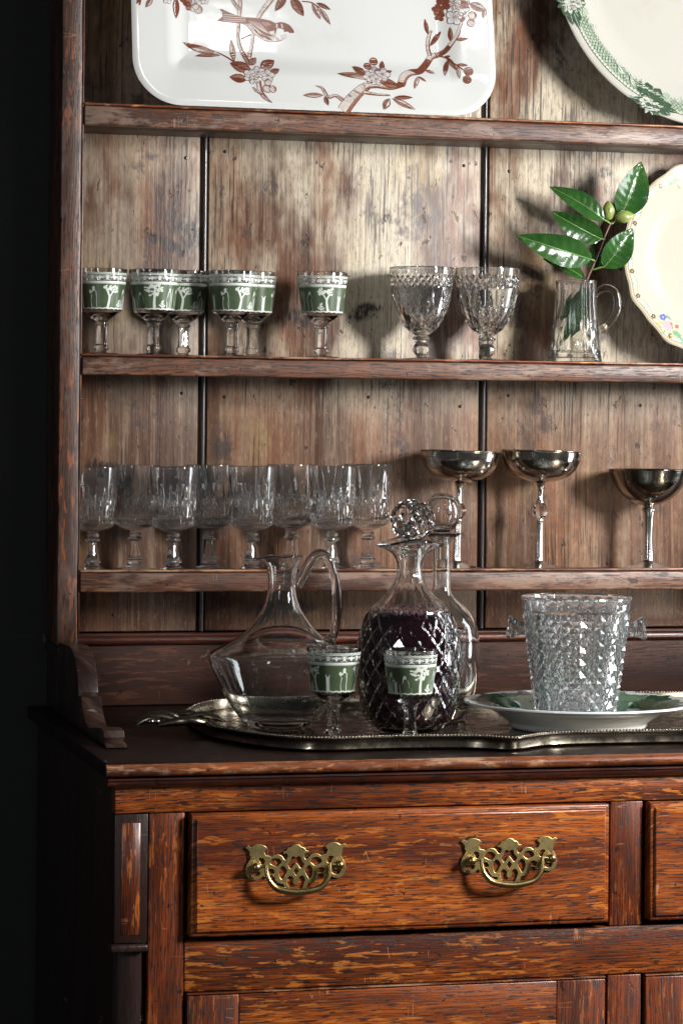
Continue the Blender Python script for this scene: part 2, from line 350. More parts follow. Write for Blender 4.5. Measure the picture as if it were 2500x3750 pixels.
def cat(pts, n=6):
    """Catmull-Rom through 2-D or 3-D points"""
    if len(pts) < 3: return [tuple(p) for p in pts]
    P = [np.array(p, float) for p in pts]; P = [2 * P[0] - P[1]] + P + [2 * P[-1] - P[-2]]; out = []
    for i in range(1, len(P) - 2):
        for j in range(n):
            t = j / n; a, b, c_, d = P[i - 1], P[i], P[i + 1], P[i + 2]
            out.append(tuple(.5 * ((2 * b) + (-a + c_) * t + (2 * a - 5 * b + 4 * c_ - d) * t * t + (-a + 3 * b - 3 * c_ + d) * t ** 3)))
    out.append(tuple(P[-2])); return out
def prof(*segs, n=6):
    out = []
    for s in segs:
        q = cat(s, n) if len(s) > 2 else [tuple(p) for p in s]
        if out and max(abs(out[-1][0] - q[0][0]), abs(out[-1][1] - q[0][1])) < 1e-7: q = q[1:]
        out += q
    return out
def lathe_data(pr, seg=64, disp=None, sc=1.0):
    """pr: (r,z) list, from the axis outwards and back to the axis; disp(theta, r, z, index) -> (r, z)"""
    V = []; Fc = []; rows = []
    for i, p in enumerate(pr):
        r, z = p[0], p[1]
        if r < 1e-6: rows.append([len(V)]); V.append((0, 0, z * sc)); continue
        row = []
        for j in range(seg):
            t = 2 * PI * j / seg; rr, zz = (r, z) if disp is None else disp(t, r, z, i)
            row.append(len(V)); V.append((rr * math.cos(t) * sc, rr * math.sin(t) * sc, zz * sc))
        rows.append(row)
    for a, b in zip(rows[:-1], rows[1:]):
        for j in range(seg):
            j2 = (j + 1) % seg
            if len(a) == 1 and len(b) == 1: continue
            if len(a) == 1: Fc.append((a[0], b[j2], b[j]))
            elif len(b) == 1: Fc.append((a[j], a[j2], b[0]))
            else: Fc.append((a[j], a[j2], b[j2], b[j]))
    return V, Fc
def lathe(pr, seg=64, disp=None, sc=1.0, angle=40, name='lathe'):
    v, f = lathe_data(pr, seg, disp, sc); return mesh(v, f, angle, name=name)
def sweep_data(path, rad, seg=12, up=Vector((0, 0, 1)), flat=1.0, cap=True):
    P = [Vector(p) for p in path]; V = []; Fc = []; n = len(P); side0 = None
    for i, p in enumerate(P):
        t = (P[min(i + 1, n - 1)] - P[max(i - 1, 0)]).normalized()
        if side0 is None:
            s = t.cross(up); s = s.normalized() if s.length > 1e-4 else t.orthogonal().normalized()
        else:
            s = (side0 - t * side0.dot(t)).normalized()
        side0 = s; b = t.cross(s)
        r = rad[i] if isinstance(rad, (list, tuple)) else rad
        for j in range(seg):
            a = 2 * PI * j / seg; V.append(p + s * (math.cos(a) * r * flat) + b * (math.sin(a) * r))
    for i in range(n - 1):
        for j in range(seg):
            j2 = (j + 1) % seg; Fc.append((i * seg + j, i * seg + j2, (i + 1) * seg + j2, (i + 1) * seg + j))
    if cap: Fc += [tuple(range(seg - 1, -1, -1)), tuple((n - 1) * seg + j for j in range(seg))]
    return V, Fc
def sphere_data(c, r, seg=16, rings=10, sq=(1, 1, 1)):
    V = []; pr = [(r * math.sin(PI * i / rings), -r * math.cos(PI * i / rings)) for i in range(rings + 1)]
    pr[0] = (0, -r); pr[-1] = (0, r)
    v, f = lathe_data(pr, seg); return [(c[0] + p[0] * sq[0], c[1] + p[1] * sq[1], c[2] + p[2] * sq[2]) for p in v], f
def transform(data, mat): return [mat @ Vector(p) for p in data[0]], data[1]

class Print:
    """flat printed shapes (polygons in a 2-D plan) laid on a glazed surface as thin transfers"""
    def __init__(s, fn): s.fn = fn; s.V = []; s.F = []; s.mi = []; s.mats = []; s.z = 0
    def poly(s, pts, mat, lift=None):
        if mat not in s.mats: s.mats.append(mat)
        s.z += .00000012
        l = (lift if lift is not None else .00018) + s.z
        tris = tessellate_polygon([[Vector((p[0], p[1], 0)) for p in pts]])
        n = len(s.V); s.V += [s.fn(p[0], p[1], l) for p in pts]
        for t in tris: s.F.append(tuple(n + i for i in t)); s.mi.append(s.mats.index(mat))
    def strip(s, pts, wid, mat, lift=None):
        if mat not in s.mats: s.mats.append(mat)
        s.z += .00000012
        l = (lift if lift is not None else .00018) + s.z; n = len(s.V); P = [np.array(p, float) for p in pts]
        for i, p in enumerate(P):
            t = P[min(i + 1, len(P) - 1)] - P[max(i - 1, 0)]; t = t / (np.linalg.norm(t) + 1e-9); nn = np.array((-t[1], t[0]))
            w_ = wid[i] if isinstance(wid, (list, tuple)) else wid
            for sg in (1, -1):
                q = p + nn * w_ / 2 * sg; s.V.append(s.fn(q[0], q[1], l))
        for i in range(len(P) - 1):
            s.F.append((n + 2 * i, n + 2 * i + 1, n + 2 * i + 3, n + 2 * i + 2)); s.mi.append(s.mats.index(mat))
    def star(s, pts, c, mat, rings=4):
        if mat not in s.mats: s.mats.append(mat)
        s.z += .00000012; l = .00018 + s.z; n = len(s.V); k = len(pts); s.V.append(s.fn(c[0], c[1], l))
        for q in range(1, rings + 1):
            f = q / rings; s.V += [s.fn(c[0] + (p[0] - c[0]) * f, c[1] + (p[1] - c[1]) * f, l) for p in pts]
        m_ = s.mats.index(mat)
        for i in range(k): s.F.append((n, n + 1 + i, n + 1 + (i + 1) % k)); s.mi.append(m_)
        for q in range(rings - 1):
            a = n + 1 + q * k; b = a + k
            for i in range(k): s.F.append((a + i, b + i, b + (i + 1) % k, a + (i + 1) % k)); s.mi.append(m_)
    def build(s, name, parent, loc=None):
        me = bpy.data.meshes.new(name); me.from_pydata([tuple(v) for v in s.V], [], s.F)
        for x in s.mats: me.materials.append(M[x])
        me.polygons.foreach_set('material_index', s.mi); finish(me, 180, False)
        return link(name, me, None, parent, loc)
def lens(a, b, wid, bend=0.0, n=9, peak=.45):
    """leaf outline from a to b"""
    a = np.array(a, float); b = np.array(b, float); d = b - a; L = np.linalg.norm(d); nn = np.array((-d[1], d[0])) / (L + 1e-9)
    up = []; dn = []; mid = []
    for i in range(n + 1):
        t = i / n; c_ = a + d * t + nn * bend * L * 4 * t * (1 - t)
        q = (t / peak) if t < peak else (1 - t) / (1 - peak); h = wid / 2 * math.sin(min(1, q) * PI / 2) ** .8 if 0 < t < 1 else 0
        up.append(c_ + nn * h); dn.append(c_ - nn * h); mid.append(c_)
    return [tuple(p) for p in up] + [tuple(p) for p in dn[-2:0:-1]], [tuple(p) for p in mid], [tuple(p) for p in up], [tuple(p) for p in dn]

def copy_tree(o, parent=None):
    c_ = o.copy(); COL.objects.link(c_)
    if parent is not None: c_.parent = parent
    for ch in o.children: copy_tree(ch, c_)
    return c_
# ------------------------------------------------------------------ setting: the dark wall behind
wm = mesh(*boxdata(-2.4, 2.2, .118, .2, 0, 2.7), angle=30); tag(link('wall', wm, M['wall']), kind='structure')

# ------------------------------------------------------------------ the dresser
XL, XPR = -.333, -.307                       # left post, outer and inner face
XR = .714                                    # right outer face
ZC = .900                                    # counter top
YB = .105                                    # face of the backboards
YF = -.460                                   # face of the base frame
D = empty('dresser', (.19, -.18, 0))
tag(D, 'old dark oak dresser with plate rack, shelves and brass handled drawers', 'dresser')

box('post', D, M['post'], XL, XPR - .0022, 0, .098, .978, 1.93, .0022, wob=.00035)
box('post_bead', D, M['post'], XPR - .0016, XPR + .0006, .0035, .03, .990, 1.93, .0005, 1)
box('post', D, M['post'], XR - .026, XR, 0, .098, .978, 1.93, .0022)
box('post_foot', D, M['scroll'], XL + .0005, XPR - .003, -.003, .098, .966, .9775, .002)

SH = [(1.5745, 1.5970), (1.2885, 1.3095), (1.0388, 1.0615), (1.865, 1.888)]
ST = []
for z0, z1 in SH:
    zt = z1 + (.0030 if z1 > 1.1 else -.0006); ST.append(zt)
    sb = box('shelf', D, M['shelf_in'], XPR + .0008, XR - .0265, .0140, YB - .001, z0 + .0012, zt - .0004, .0006, 1)
    box('shelf_edge', D, M['shelf'], XPR + .0008, XR - .0265, .0005, .0135, z0, z1 - .0006, .0016, 2, wob=.0003)
    o0 = D.location; y0 = .0010
    pr_ = [(y0 + .0125, z1 + .0005)] + [(y0 + .0012 - .0012 * math.sin(a), z1 + .0017 - .0013 * math.cos(a)) for a in [i * PI / 6 for i in range(7)]] + [(y0 + .0125, z1 + .0030)]
    prism('shelf_bead', D, M['mould'], pr_, XPR + .0008, XR - .0265)
ZS1, ZS2, ZS3 = ST[0], ST[1], ST[2]

# backboards with a dark beaded strip between each two
knots = {0: [(-.186, 1.446, .034, .008, -.45), (-.163, 1.462, .030, .016, -.7), (-.262, 1.176, .026, .013, -.5)], 1: [(.052, 1.372, .022, .010, .2), (-.02, 1.365, .03, .012, .1), (-.05, 1.01, .05, .012, .1)], 2: [(.36, 1.55, .012, .007, .3)], 3: []}
bx_ = [(XL + .004, -.1505), (-.1395, .1995), (.2105, .552), (.563, XR - .004)]
for i, (a, b) in enumerate(bx_):
    kl = [(x - D.location.x, z, rx, rz, an) for x, z, rx, rz, an in knots[i]]
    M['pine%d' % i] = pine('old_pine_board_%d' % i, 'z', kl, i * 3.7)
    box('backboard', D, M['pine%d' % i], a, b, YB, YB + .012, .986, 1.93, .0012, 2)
for x in (-.145, .205, .5575):
    c_ = [(x - .0052, YB + .010), (x - .0052, YB + .006)]
    c_ += [(x + .0008 + .0038 * math.cos(PI - t), YB + .0042 - .0052 * math.sin(t)) for t in [j * PI / 10 for j in range(11)]]
    c_ += [(x + .0050, YB + .006), (x + .0050, YB + .010)]
    prism('board_bead', D, M['bead'], c_, .986, 1.93, 'z')
nail_me = mesh(*lathe_data([(0, -.0016), (.0011, -.0015), (.0019, -.0009), (.0021, 0), (.0019, .003), (0, .003)], 10), angle=40)
nail_me.transform(Matrix.Rotation(PI / 2, 4, 'X') @ Matrix.Scale(-1, 4, (0, 0, 1))); finish(nail_me, 40)
for x, z in ((-.292, 1.557), (-.168, 1.551), (-.120, 1.560), (.178, 1.553), (.236, 1.548), (.40, 1.556), (-.291, 1.262), (-.17, 1.270), (-.118, 1.266), (.176, 1.258), (.238, 1.272), (.41, 1.262), (.06, 1.268), (.03, 1.012), (-.25, 1.006), (.31, 1.015)):
    link('nail_head', nail_me, M['bead'], D, (x - D.location.x, YB - D.location.y, z))
# low back plank under a half-round moulding
box('low_backboard', D, M['low'], XL + .004, XR - .004, .078, .100, ZC + .0006, .9715, .0015, wob=.0003)
hr = [(.100, .9722), (.0775, .9722)] + [(.0775 - .006 * math.sin(t), .9778 - .0055 * math.cos(t)) for t in [j * PI / 8 for j in range(9)]] + [(.0775, .9845), (.100, .9845)]
prism('back_moulding', D, M['cove'], hr, XPR, XR - .026)

# scrolled bracket running forward on the counter
pz = [(287, 2352), (324, 2363), (338, 2385), (348, 2410), (354, 2452), (359, 2493), (361, 2535), (360.5, 2546), (371, 2551), (373, 2560), (374.5, 2578), (380, 2614), (387.5, 2643), (395.5, 2662), (420, 2662), (446.5, 2664), (456, 2675), (458, 2700), (456, 2714), (464, 2723), (467, 2740), (470, 2757)]
sp = []
for u, v in pz:
    p = on_plane(u, v, Vector((XPR - .002, 0, 0)), Vector((1, 0, 0))); sp.append((min(p.y, .06), max(p.z, ZC + .0008)))
sp[-1] = (sp[-1][0], ZC + .0008)
sp = [(.0775, ZC + .0008)] + sp[::-1] + [(.0775, .966)]
for xa, xb in ((XL + .002, XPR - .002), (XR - .024, XR - .002)):
    o = prism('scroll_bracket', D, M['scroll'], sp, xa, xb, angle=25)
    bm = bmesh.new(); bm.from_mesh(o.data)
    es = [e for e in bm.edges if len(e.link_faces) == 2 and e.calc_face_angle(0) > 1.3 and abs(e.verts[0].co.x - e.verts[1].co.x) < 1e-6]
    bmesh.ops.bevel(bm, geom=es, offset=.0012, segments=2, profile=.5, affect='EDGES'); bm.to_mesh(o.data); bm.free(); finish(o.data, 30)

# counter with a rounded nosing and a cove
BXL, BXR = -.341, .721
box('counter_top', D, M['dark'], BXL - .011, BXR + .011, -.4715, .1, .8862, ZC, .0012)
nose = [(-.4720, .8880)] + [(-.4735 - .0068 * math.sin(t), .8935 - .0058 * math.cos(t)) for t in [j * PI / 10 for j in range(11)]] + [(-.4720, .8995)]
prism('counter_nosing', D, M['mould'], nose, BXL - .0115, BXR + .0115)
fil = [(-.452, .8860), (-.4735, .8858), (-.4735, .8838)] + [(-.4610 - .0105 * math.cos(t) ** 1.0 + .0, .8832 - .0078 * math.sin(t)) for t in [j * PI / 16 for j in range(9)]] + [(-.452, .8752)]
prism('counter_cove', D, M['cove'], fil, BXL - .009, BXR + .009)
# base frame
box('frieze_rail', D, M['oak_rail'], BXL, BXR, YF, YF + .022, .8500, .8756, .0008)
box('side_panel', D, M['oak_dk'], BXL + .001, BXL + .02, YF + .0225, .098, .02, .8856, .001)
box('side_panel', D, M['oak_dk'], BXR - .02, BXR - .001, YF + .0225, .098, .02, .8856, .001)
for sgn, (xa, xb) in ((1, (BXL, -.3078)), (-1, (.6878, BXR))):
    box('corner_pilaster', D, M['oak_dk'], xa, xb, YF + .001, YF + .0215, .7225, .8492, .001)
    box('inlaid_panel', D, M['oak_v'], xa + .0070, xb - .0075, YF + .0006, YF + .004, .7305, .8405, .0003, 1)
    box('pilaster_ledge', D, M['scroll'], xa - .004, xb + .0002, YF - .005, YF + .0215, .7145, .7218, .002)
    cx_ = (xa + xb) / 2
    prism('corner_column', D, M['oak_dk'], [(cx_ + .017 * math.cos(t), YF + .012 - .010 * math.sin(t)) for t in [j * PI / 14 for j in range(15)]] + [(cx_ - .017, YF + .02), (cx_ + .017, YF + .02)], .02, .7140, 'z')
for xa, xb in ((-.3070, -.2716), (.6516, .6870)):
    box('stile', D, M['oak_v'], xa, xb, YF + .0005, YF + .0215, .02, .8494, .0012, wob=.0003)
box('stile', D, M['oak_v'], .1712, .2062, YF + .0005, YF + .0215, .7222, .8494, .001)
box('rail', D, M['oak_rail'], -.2710, .6510, YF + .0002, YF + .0215, .6722, .7216, .0018, wob=.0003)
box('stile', D, M['oak_v'], .1702, .2062, YF + .0008, YF + .0215, .02, .6715, .001)

def raised_front(name, mat, x0, x1, z0, z1, rings, backy):
    """overlay drawer front: rings of (inset, y)"""
    V = []; o0 = D.location
    for ins, y in [(0, backy)] + rings:
        V += [(x0 + ins - o0.x, y - o0.y, z0 + ins - o0.z), (x1 - ins - o0.x, y - o0.y, z0 + ins - o0.z), (x1 - ins - o0.x, y - o0.y, z1 - ins - o0.z), (x0 + ins - o0.x, y - o0.y, z1 - ins - o0.z)]
    n = len(rings) + 1; Fc = [(0, 1, 2, 3)]
    for i in range(n - 1):
        for j in range(4): Fc.append((4 * i + j, 4 * i + (j + 1) % 4, 4 * i + 4 + (j + 1) % 4, 4 * i + 4 + j))
    Fc.append(tuple(4 * (n - 1) + j for j in range(4)))
    bm = bmesh.new(); bv = [bm.verts.new(v) for v in V]
    for f in Fc: bm.faces.new([bv[i] for i in f])
    bmesh.ops.bevel(bm, geom=list(bm.edges), offset=.0006, segments=1, affect='EDGES')
    me = bpy.data.meshes.new(name); bm.to_mesh(me); bm.free(); finish(me, 30)
    return link(name, me, mat, D)
DR = [(0, YF - .0075), (.0022, YF - .0090), (.0036, YF - .0085), (.0055, YF - .0118)]
for x0, x1 in ((-.2665, .1668), (.2112, .6460)):
    raised_front('drawer', M['oak_h'], x0, x1, .7275, .8484, DR, YF + .018)
    box('drawer_cavity', D, M['bead'], x0 - .0042, x1 + .0042, YF + .019, YF + .0215, .7225, .8492, 0)
# doors below the rail
for x0, x1 in ((-.2680, .1662), (.2100, .6470)):
    ws = .052
    box('door_stile', D, M['oak_v'], x0, x0 + ws, YF - .0030, YF + .018, .10, .6690, .0012)
    box('door_stile', D, M['oak_v'], x1 - ws, x1, YF - .0030, YF + .018, .10, .6690, .0012)
    box('door_rail', D, M['oak_h'], x0 + ws + .0004, x1 - ws - .0004, YF - .0032, YF + .018, .5900, .6690, .0010)
    box('door_panel', D, M['oak_h'], x0 + ws + .0006, x1 - ws - .0006, YF + .006, YF + .016, .10, .5890, .0010)
    prism('door_bead', D, M['mould'], [(YF + .018, .6695)] + [(YF - .001 - .0022 * math.sin(t), .67055 - .00085 * math.cos(t)) for t in [j * PI / 6 for j in range(7)]] + [(YF + .018, .6714)], x0, x1)

# brass drop handles
HP = [(725,160),(690,168),(668,190),(640,195),(620,215),(616,232),(583,240),(590,254),(617,256),(632,275),(635,302),(622,330),(600,338),(580,325),(565,300),(545,280),(510,271),(470,274),(445,290),(430,300),(405,282),(370,280),(356,250),(348,230),(365,205),(380,190),(350,165),(310,152),(260,150),(225,165),(205,184),(165,164),(143,180),(170,205),(190,235),(184,262),(200,285),(193,325),(160,370),(144,430),(150,490),(175,530),(220,550),(270,550),(320,525),(345,505),(385,530),(405,502),(440,492),(468,510),(487,560),(515,588),(555,600),(580,602),(593,640),(600,662),(648,662),(626,620),(612,570),(625,530),(650,512),(680,520),(702,545),(697,590),(708,612),(725,619)]
HH = [[(275,310),(300,297),(340,300),(365,330),(368,360),(350,385),(310,380),(300,345)], [(195,455),(300,450),(315,480),(290,508),(240,520),(205,505),(190,480)], [(420,345),(445,312),(490,303),(530,312),(560,345),(555,370),(520,400),(495,410),(440,385),(420,375)], [(385,440),(420,420),(460,430),(482,460),(480,485),(440,490),(405,496),(380,470)], [(520,470),(530,430),(555,400),(580,395),(605,420),(632,455),(610,500),(572,565),(545,550),(525,510)]]
H6 = [(725,305),(700,292),(680,287),(668,305),(655,345),(622,385),(650,435),(680,430),(700,400),(725,370)]
H7 = [(725,415),(765,462),(725,520),(687,466)]
def mir(p): return (1450 - p[0], p[1])
kb = kpx(1250, YF - .012) / 3.136
def hxy(p): return ((p[0] - 725) * kb, (400 - p[1]) * kb)
def handle_plate():
    cu = bpy.data.curves.new('plate', 'CURVE'); cu.dimensions = '2D'; cu.fill_mode = 'BOTH'; cu.extrude = .0006; cu.bevel_depth = .0005; cu.bevel_resolution = 2
    loops = [HP + [mir(p) for p in HP[-2:0:-1]]] + HH + [[mir(p) for p in h[::-1]] for h in HH] + [H6 + [mir(p) for p in H6[-2:0:-1]], H7]
    for lp in loops:
        s_ = cu.splines.new('POLY'); s_.points.add(len(lp) - 1)
        for q, p in zip(s_.points, lp): x, y = hxy(p); q.co = (x, y, 0, 1)
        s_.use_cyclic_u = True
    ob = bpy.data.objects.new('plate', cu); COL.objects.link(ob)
    dg = bpy.context.evaluated_depsgraph_get(); me = bpy.data.meshes.new_from_object(ob.evaluated_get(dg))
    bpy.data.objects.remove(ob)
    for v in me.vertices: v.co = (v.co.x, -v.co.z, v.co.y)
    me.materials.clear(); return finish(me, 40)
hp_me = handle_plate()
bail_pts = cat([(-375, -25), (-372, 60), (-345, 150), (-270, 235), (-160, 272), (0, 290), (160, 272), (270, 235), (345, 150), (372, 60), (375, -25)], 6)
nb = len(bail_pts)
bail_path = [(x * kb * .99, -.010 - .004 * math.sin(PI * i / (nb - 1)), -z * kb + .001) for i, (x, z) in enumerate(bail_pts)]
bail_rad = [(21 + 20 * math.sin(PI * i / (nb - 1)) ** 1.6) * kb for i in range(nb)]
ends = []
for sx in (-1, 1):
    ends.append(sweep_data([(sx * 375 * kb, -.010, 22 * kb), (sx * 420 * kb, -.010, 16 * kb), (sx * 470 * kb, -.010, 10 * kb)], 17 * kb, 10))
bail_me = mesh(*merge([sweep_data(bail_path, bail_rad, 12)] + ends), angle=50)
stud = merge([sphere_data((0, -.0095, 0), 52 * kb, 20, 12, (1, .9, 1)), sweep_data([(0, -.006, 0), (0, .001, 0)], 34 * kb, 14)])
stud_me = mesh(*stud, angle=50)
for u, v in ((1082, 3176), (1861, 3152)):
    p = at(u, v, YF - .012)
    H = empty('drawer_handle'); H.parent = D; H.location = Vector((p.x, YF - .0133, .7962)) - D.location
    link('backplate', hp_me, M['brass'], H)
    link('bail', bail_me, M['brassdk'], H)
    for sx in (-1, 1): link('stud', stud_me, M['brassdk'], H, (sx * 488 * kb, 0, 10 * kb))
for x in (.325, .545):
    H = empty('drawer_handle'); H.parent = D; H.location = Vector((x, YF - .0133, .7962)) - D.location
    link('backplate', hp_me, M['brass'], H); link('bail', bail_me, M['brassdk'], H)
    for sx in (-1, 1): link('stud', stud_me, M['brassdk'], H, (sx * 488 * kb, 0, 10 * kb))
# ------------------------------------------------------------------ green enamelled goblets
def ngon(n, sharp=1.0, ph=0):
    """radius factor of a rounded n-sided section"""
    def f(t):
        a = (t + ph) % (2 * PI / n) - PI / n
        return (math.cos(PI / n) / math.cos(a)) * sharp + (1 - sharp)
    return f
WHITE = 'jwhite'
def goblet_proto():
    k = 1.0
    root = empty('green_goblet')
    # px units; scaled by the root
    bowl = prof([(0, 119), (12, 119), (21, 121)], [(21, 121), (40, 134), (62, 151), (71, 157.5), (73.6, 162)], [(73.6, 162), (92.5, 309)], [(92.5, 309), (92, 311.5), (90.3, 312), (88.6, 311), (88.2, 308)], [(88.2, 308), (69.6, 166)], [(69.6, 166), (66, 160), (50, 151), (28, 141), (0, 137)])
    link('bowl', lathe(bowl, 64), M['glass'], root)
    g8 = ngon(10, .9)
    def stemd(t, r, z, i):
        f = g8(t) if 34 < z < 109 else 1
        return r * f, z
    stem = prof([(0, 10), (19, 10)], [(19, 10), (20, 13), (25, 17), (27.5, 23), (27, 29), (22.5, 33)], [(22.5, 33), (21.6, 36), (21.0, 60), (21.0, 90), (21.8, 106)], [(21.8, 106), (25, 108), (25.5, 111), (23, 112.6)], [(23, 112.6), (26, 114), (26.4, 117), (23.5, 118.9)], [(23.5, 118.9), (0, 118.9)], n=4)
    link('stem', lathe(stem, 60, stemd, angle=30), M['glass'], root)
    foot = prof([(0, 0.6), (50, .6), (60, 0.4)], [(60, .4), (62, 1.5), (61.5, 3.2), (52, 5), (30, 7.2), (20, 9.2), (18, 9.9)], [(18, 9.9), (0, 9.9)], n=4)
    link('foot', lathe(foot, 56), M['glass'], root)
    def rad(z): return 73.6 + (92.5 - 73.6) * (z - 162) / (309 - 162)
    # enamel band: a shell wrapped round the bowl
    zb, zt = 163.5, 262
    band = [(rad(zb) + .25, zb), (rad(zb) + 1.0, zb), (rad(zt) + 1.0, zt), (rad(zt) + .25, zt), (rad(zb) + .25, zb)]
    link('green_band', lathe(band, 64, angle=30), M['jgreen'], root)
    def fn(x, y, l):
        r = rad(y) + 1.0 + l * 1000; t = x / 83.0
        return (r * math.cos(t), r * math.sin(t), y)
    P = Print(fn); base = 168
    def at_deg(d): return math.radians(d) * 83.0       # figures read left to right from outside
    def fig(pts, d, s=1.0, mirror=False):
        x0 = at_deg(d); P.poly([(x0 + (p[0] * (-1 if mirror else 1)) * s, base + p[1] * s) for p in pts], WHITE)
    def st_(pts, wid, d, s=1.0, mirror=False):
        x0 = at_deg(d); P.strip([(x0 + (p[0] * (-1 if mirror else 1)) * s, base + p[1] * s) for p in pts], wid, WHITE)
    basket = [(-11, 0), (-13, 25), (-10, 45), (-15, 52), (-20, 60), (-14, 67), (-7, 58), (-5, 67), (-6, 73), (0, 79), (5, 75), (4, 66), (10, 60), (12, 40), (11, 20), (13, 0)]
    man = [(-9, 0), (-11, 25), (-14, 30), (-9, 45), (-7, 60), (-3, 63), (-4, 70), (0, 75), (4, 70), (3, 63), (8, 58), (10, 40), (8, 20), (7, 0)]
    lady = [(-11, 0), (-9, 20), (-13, 35), (-12, 52), (-6, 60), (-4, 67), (0, 72), (6, 69), (4, 61), (11, 55), (13, 48), (7, 42), (9, 25), (11, 12), (13, 0)]
    seat = [(-20, 2), (-23, 22), (-22, 30), (-14, 31), (-10, 36), (-9, 48), (-7, 56), (-2, 60), (3, 56), (2, 49), (11, 42), (14, 28), (13, 20), (22, 18), (23, 2)]
    lean = [(-9, 0), (-10, 30), (-8, 50), (-6, 60), (-3, 66), (2, 70), (6, 64), (4, 56), (12, 46), (17, 42), (17, 38), (6, 40), (5, 20), (6, 0)]
    pil = [(-6, 0), (-6, 48), (-8, 50), (-8, 55), (8, 55), (8, 50), (6, 48), (6, 0)]
    rnd = random.Random(3)
    def leafspray(d, pts, L, W, mirror):
        for (x, y, a) in pts:
            o_, *_ = lens((x, y), (x + L * math.cos(a), y + L * math.sin(a)), W, n=3)
            fig(o_, d, 1, mirror)
    def tree(d, mirror=False):
        st_(cat([(-4, 0), (0, 20), (2, 38), (-3, 52), (-10, 64)], 3), [11, 10, 9, 9, 8, 8, 8, 7, 7, 6, 6, 5, 4], d, 1, mirror)
        st_(cat([(2, 38), (9, 50), (18, 62)], 3), 4.5, d, 1, mirror)
        pts = [(rnd.uniform(-24, 30), 62 + rnd.uniform(-3, 15), rnd.uniform(-.6, 1.6)) for _ in range(30)]
        leafspray(d, pts, 12, 6.5, mirror)
    def palm(d):
        st_(cat([(0, 0), (-1, 25), (1, 60), (0, 78)], 4), [12, 11, 11, 10, 10, 9, 9, 8, 8, 7, 6, 5, 4], d)
        for yy, ww in ((52, 22), (64, 34), (76, 30), (82, 18)):
            leafspray(d, [(rnd.uniform(-ww, ww * .8), yy + rnd.uniform(-4, 4), rnd.uniform(-.3, .3) + (PI if rnd.random() < .5 else 0)) for _ in range(13)], 12, 6.5, False)
    def plant(d):
        st_([(0, 0), (1, 14), (4, 24)], 2.5, d)
        leafspray(d, [(0, 4, .5), (0, 6, 2.6), (1, 12, .7), (1, 14, 2.4), (3, 22, 1.4), (3, 20, 2.3), (6, 8, .4), (-4, 10, 2.8)], 10, 6, False)
    fig(lean, 0); fig([(p[0] + 19, p[1] * .72) for p in pil], 0)
    fig(seat, 40); palm(78); plant(99)
    fig(man, 120); st_([(15, 0), (15, 40), (15, 72)], 2.4, 120)
    fig(lady, 150); plant(180); tree(197, True); fig(pil, 232); fig(basket, 272); tree(312); plant(344)
    n_ = 80
    P.strip([(2 * PI * 83 * i / n_, base - 1.5 + 1.6 * math.sin(i * 1.7)) for i in range(n_ + 1)], 4.4, WHITE)
    P.strip([(2 * PI * 83 * i / n_, 262) for i in range(n_ + 1)], 6.5, WHITE)
    for i in range(72):
        x = 2 * PI * 83 * i / 72; P.poly([(x, 260), (x + 7.2, 260), (x + 5.2, 254.5), (x + 2, 254.5)], WHITE)
    P.build('white_frieze', root)
    L_ = Print(fn)
    for z, wd in ((295, 2.2), (289.5, 2.2)):
        L_.strip([(2 * PI * 83 * i / n_, z + .8 * math.sin(i * 2.4)) for i in range(n_ + 1)], wd, WHITE)
    L_.strip([(2 * PI * 83 * i / 160, 292.2 + 1.6 * (-1) ** i) for i in range(161)], 1.4, WHITE)
    for i in range(10):
        x = 2 * PI * 83 * i / 10
        L_.poly([(x - 4, 269), (x + 4, 269), (x + 2, 272), (x + 8, 277), (x + 9, 283), (x + 3, 281), (x + 4, 285), (x - 4, 285), (x - 3, 281), (x - 9, 283), (x - 8, 277), (x - 2, 272)], WHITE)
        xc = x + PI * 83 / 10
        for sx in (-1, 1):
            L_.strip([(xc + sx * (9 + 5.5 * math.cos(a)), 273.5 + 5 * math.sin(a)) for a in [j * 5.2 / 8 for j in range(9)]], 2.0, WHITE)
            L_.strip([(xc + sx * (8 + 3.5 * math.cos(a)), 282 + 3.2 * math.sin(a)) for a in [j * 5.2 / 6 for j in range(7)]], 1.8, WHITE)
            L_.poly([(xc + sx * 14, 276), (xc + sx * 18, 279), (xc + sx * 17, 284), (xc + sx * 13, 281)], WHITE)
            L_.poly([(xc + sx * 15, 269), (xc + sx * 18, 271), (xc + sx * 16, 274)], WHITE)
        L_.poly([(xc - 4, 270), (xc + 4, 270), (xc + 3, 278), (xc + 5, 284), (xc, 287), (xc - 5, 284), (xc - 3, 278)], WHITE)
    L_.build('lace_border', root)
    return root
gob0 = goblet_proto(); first = True
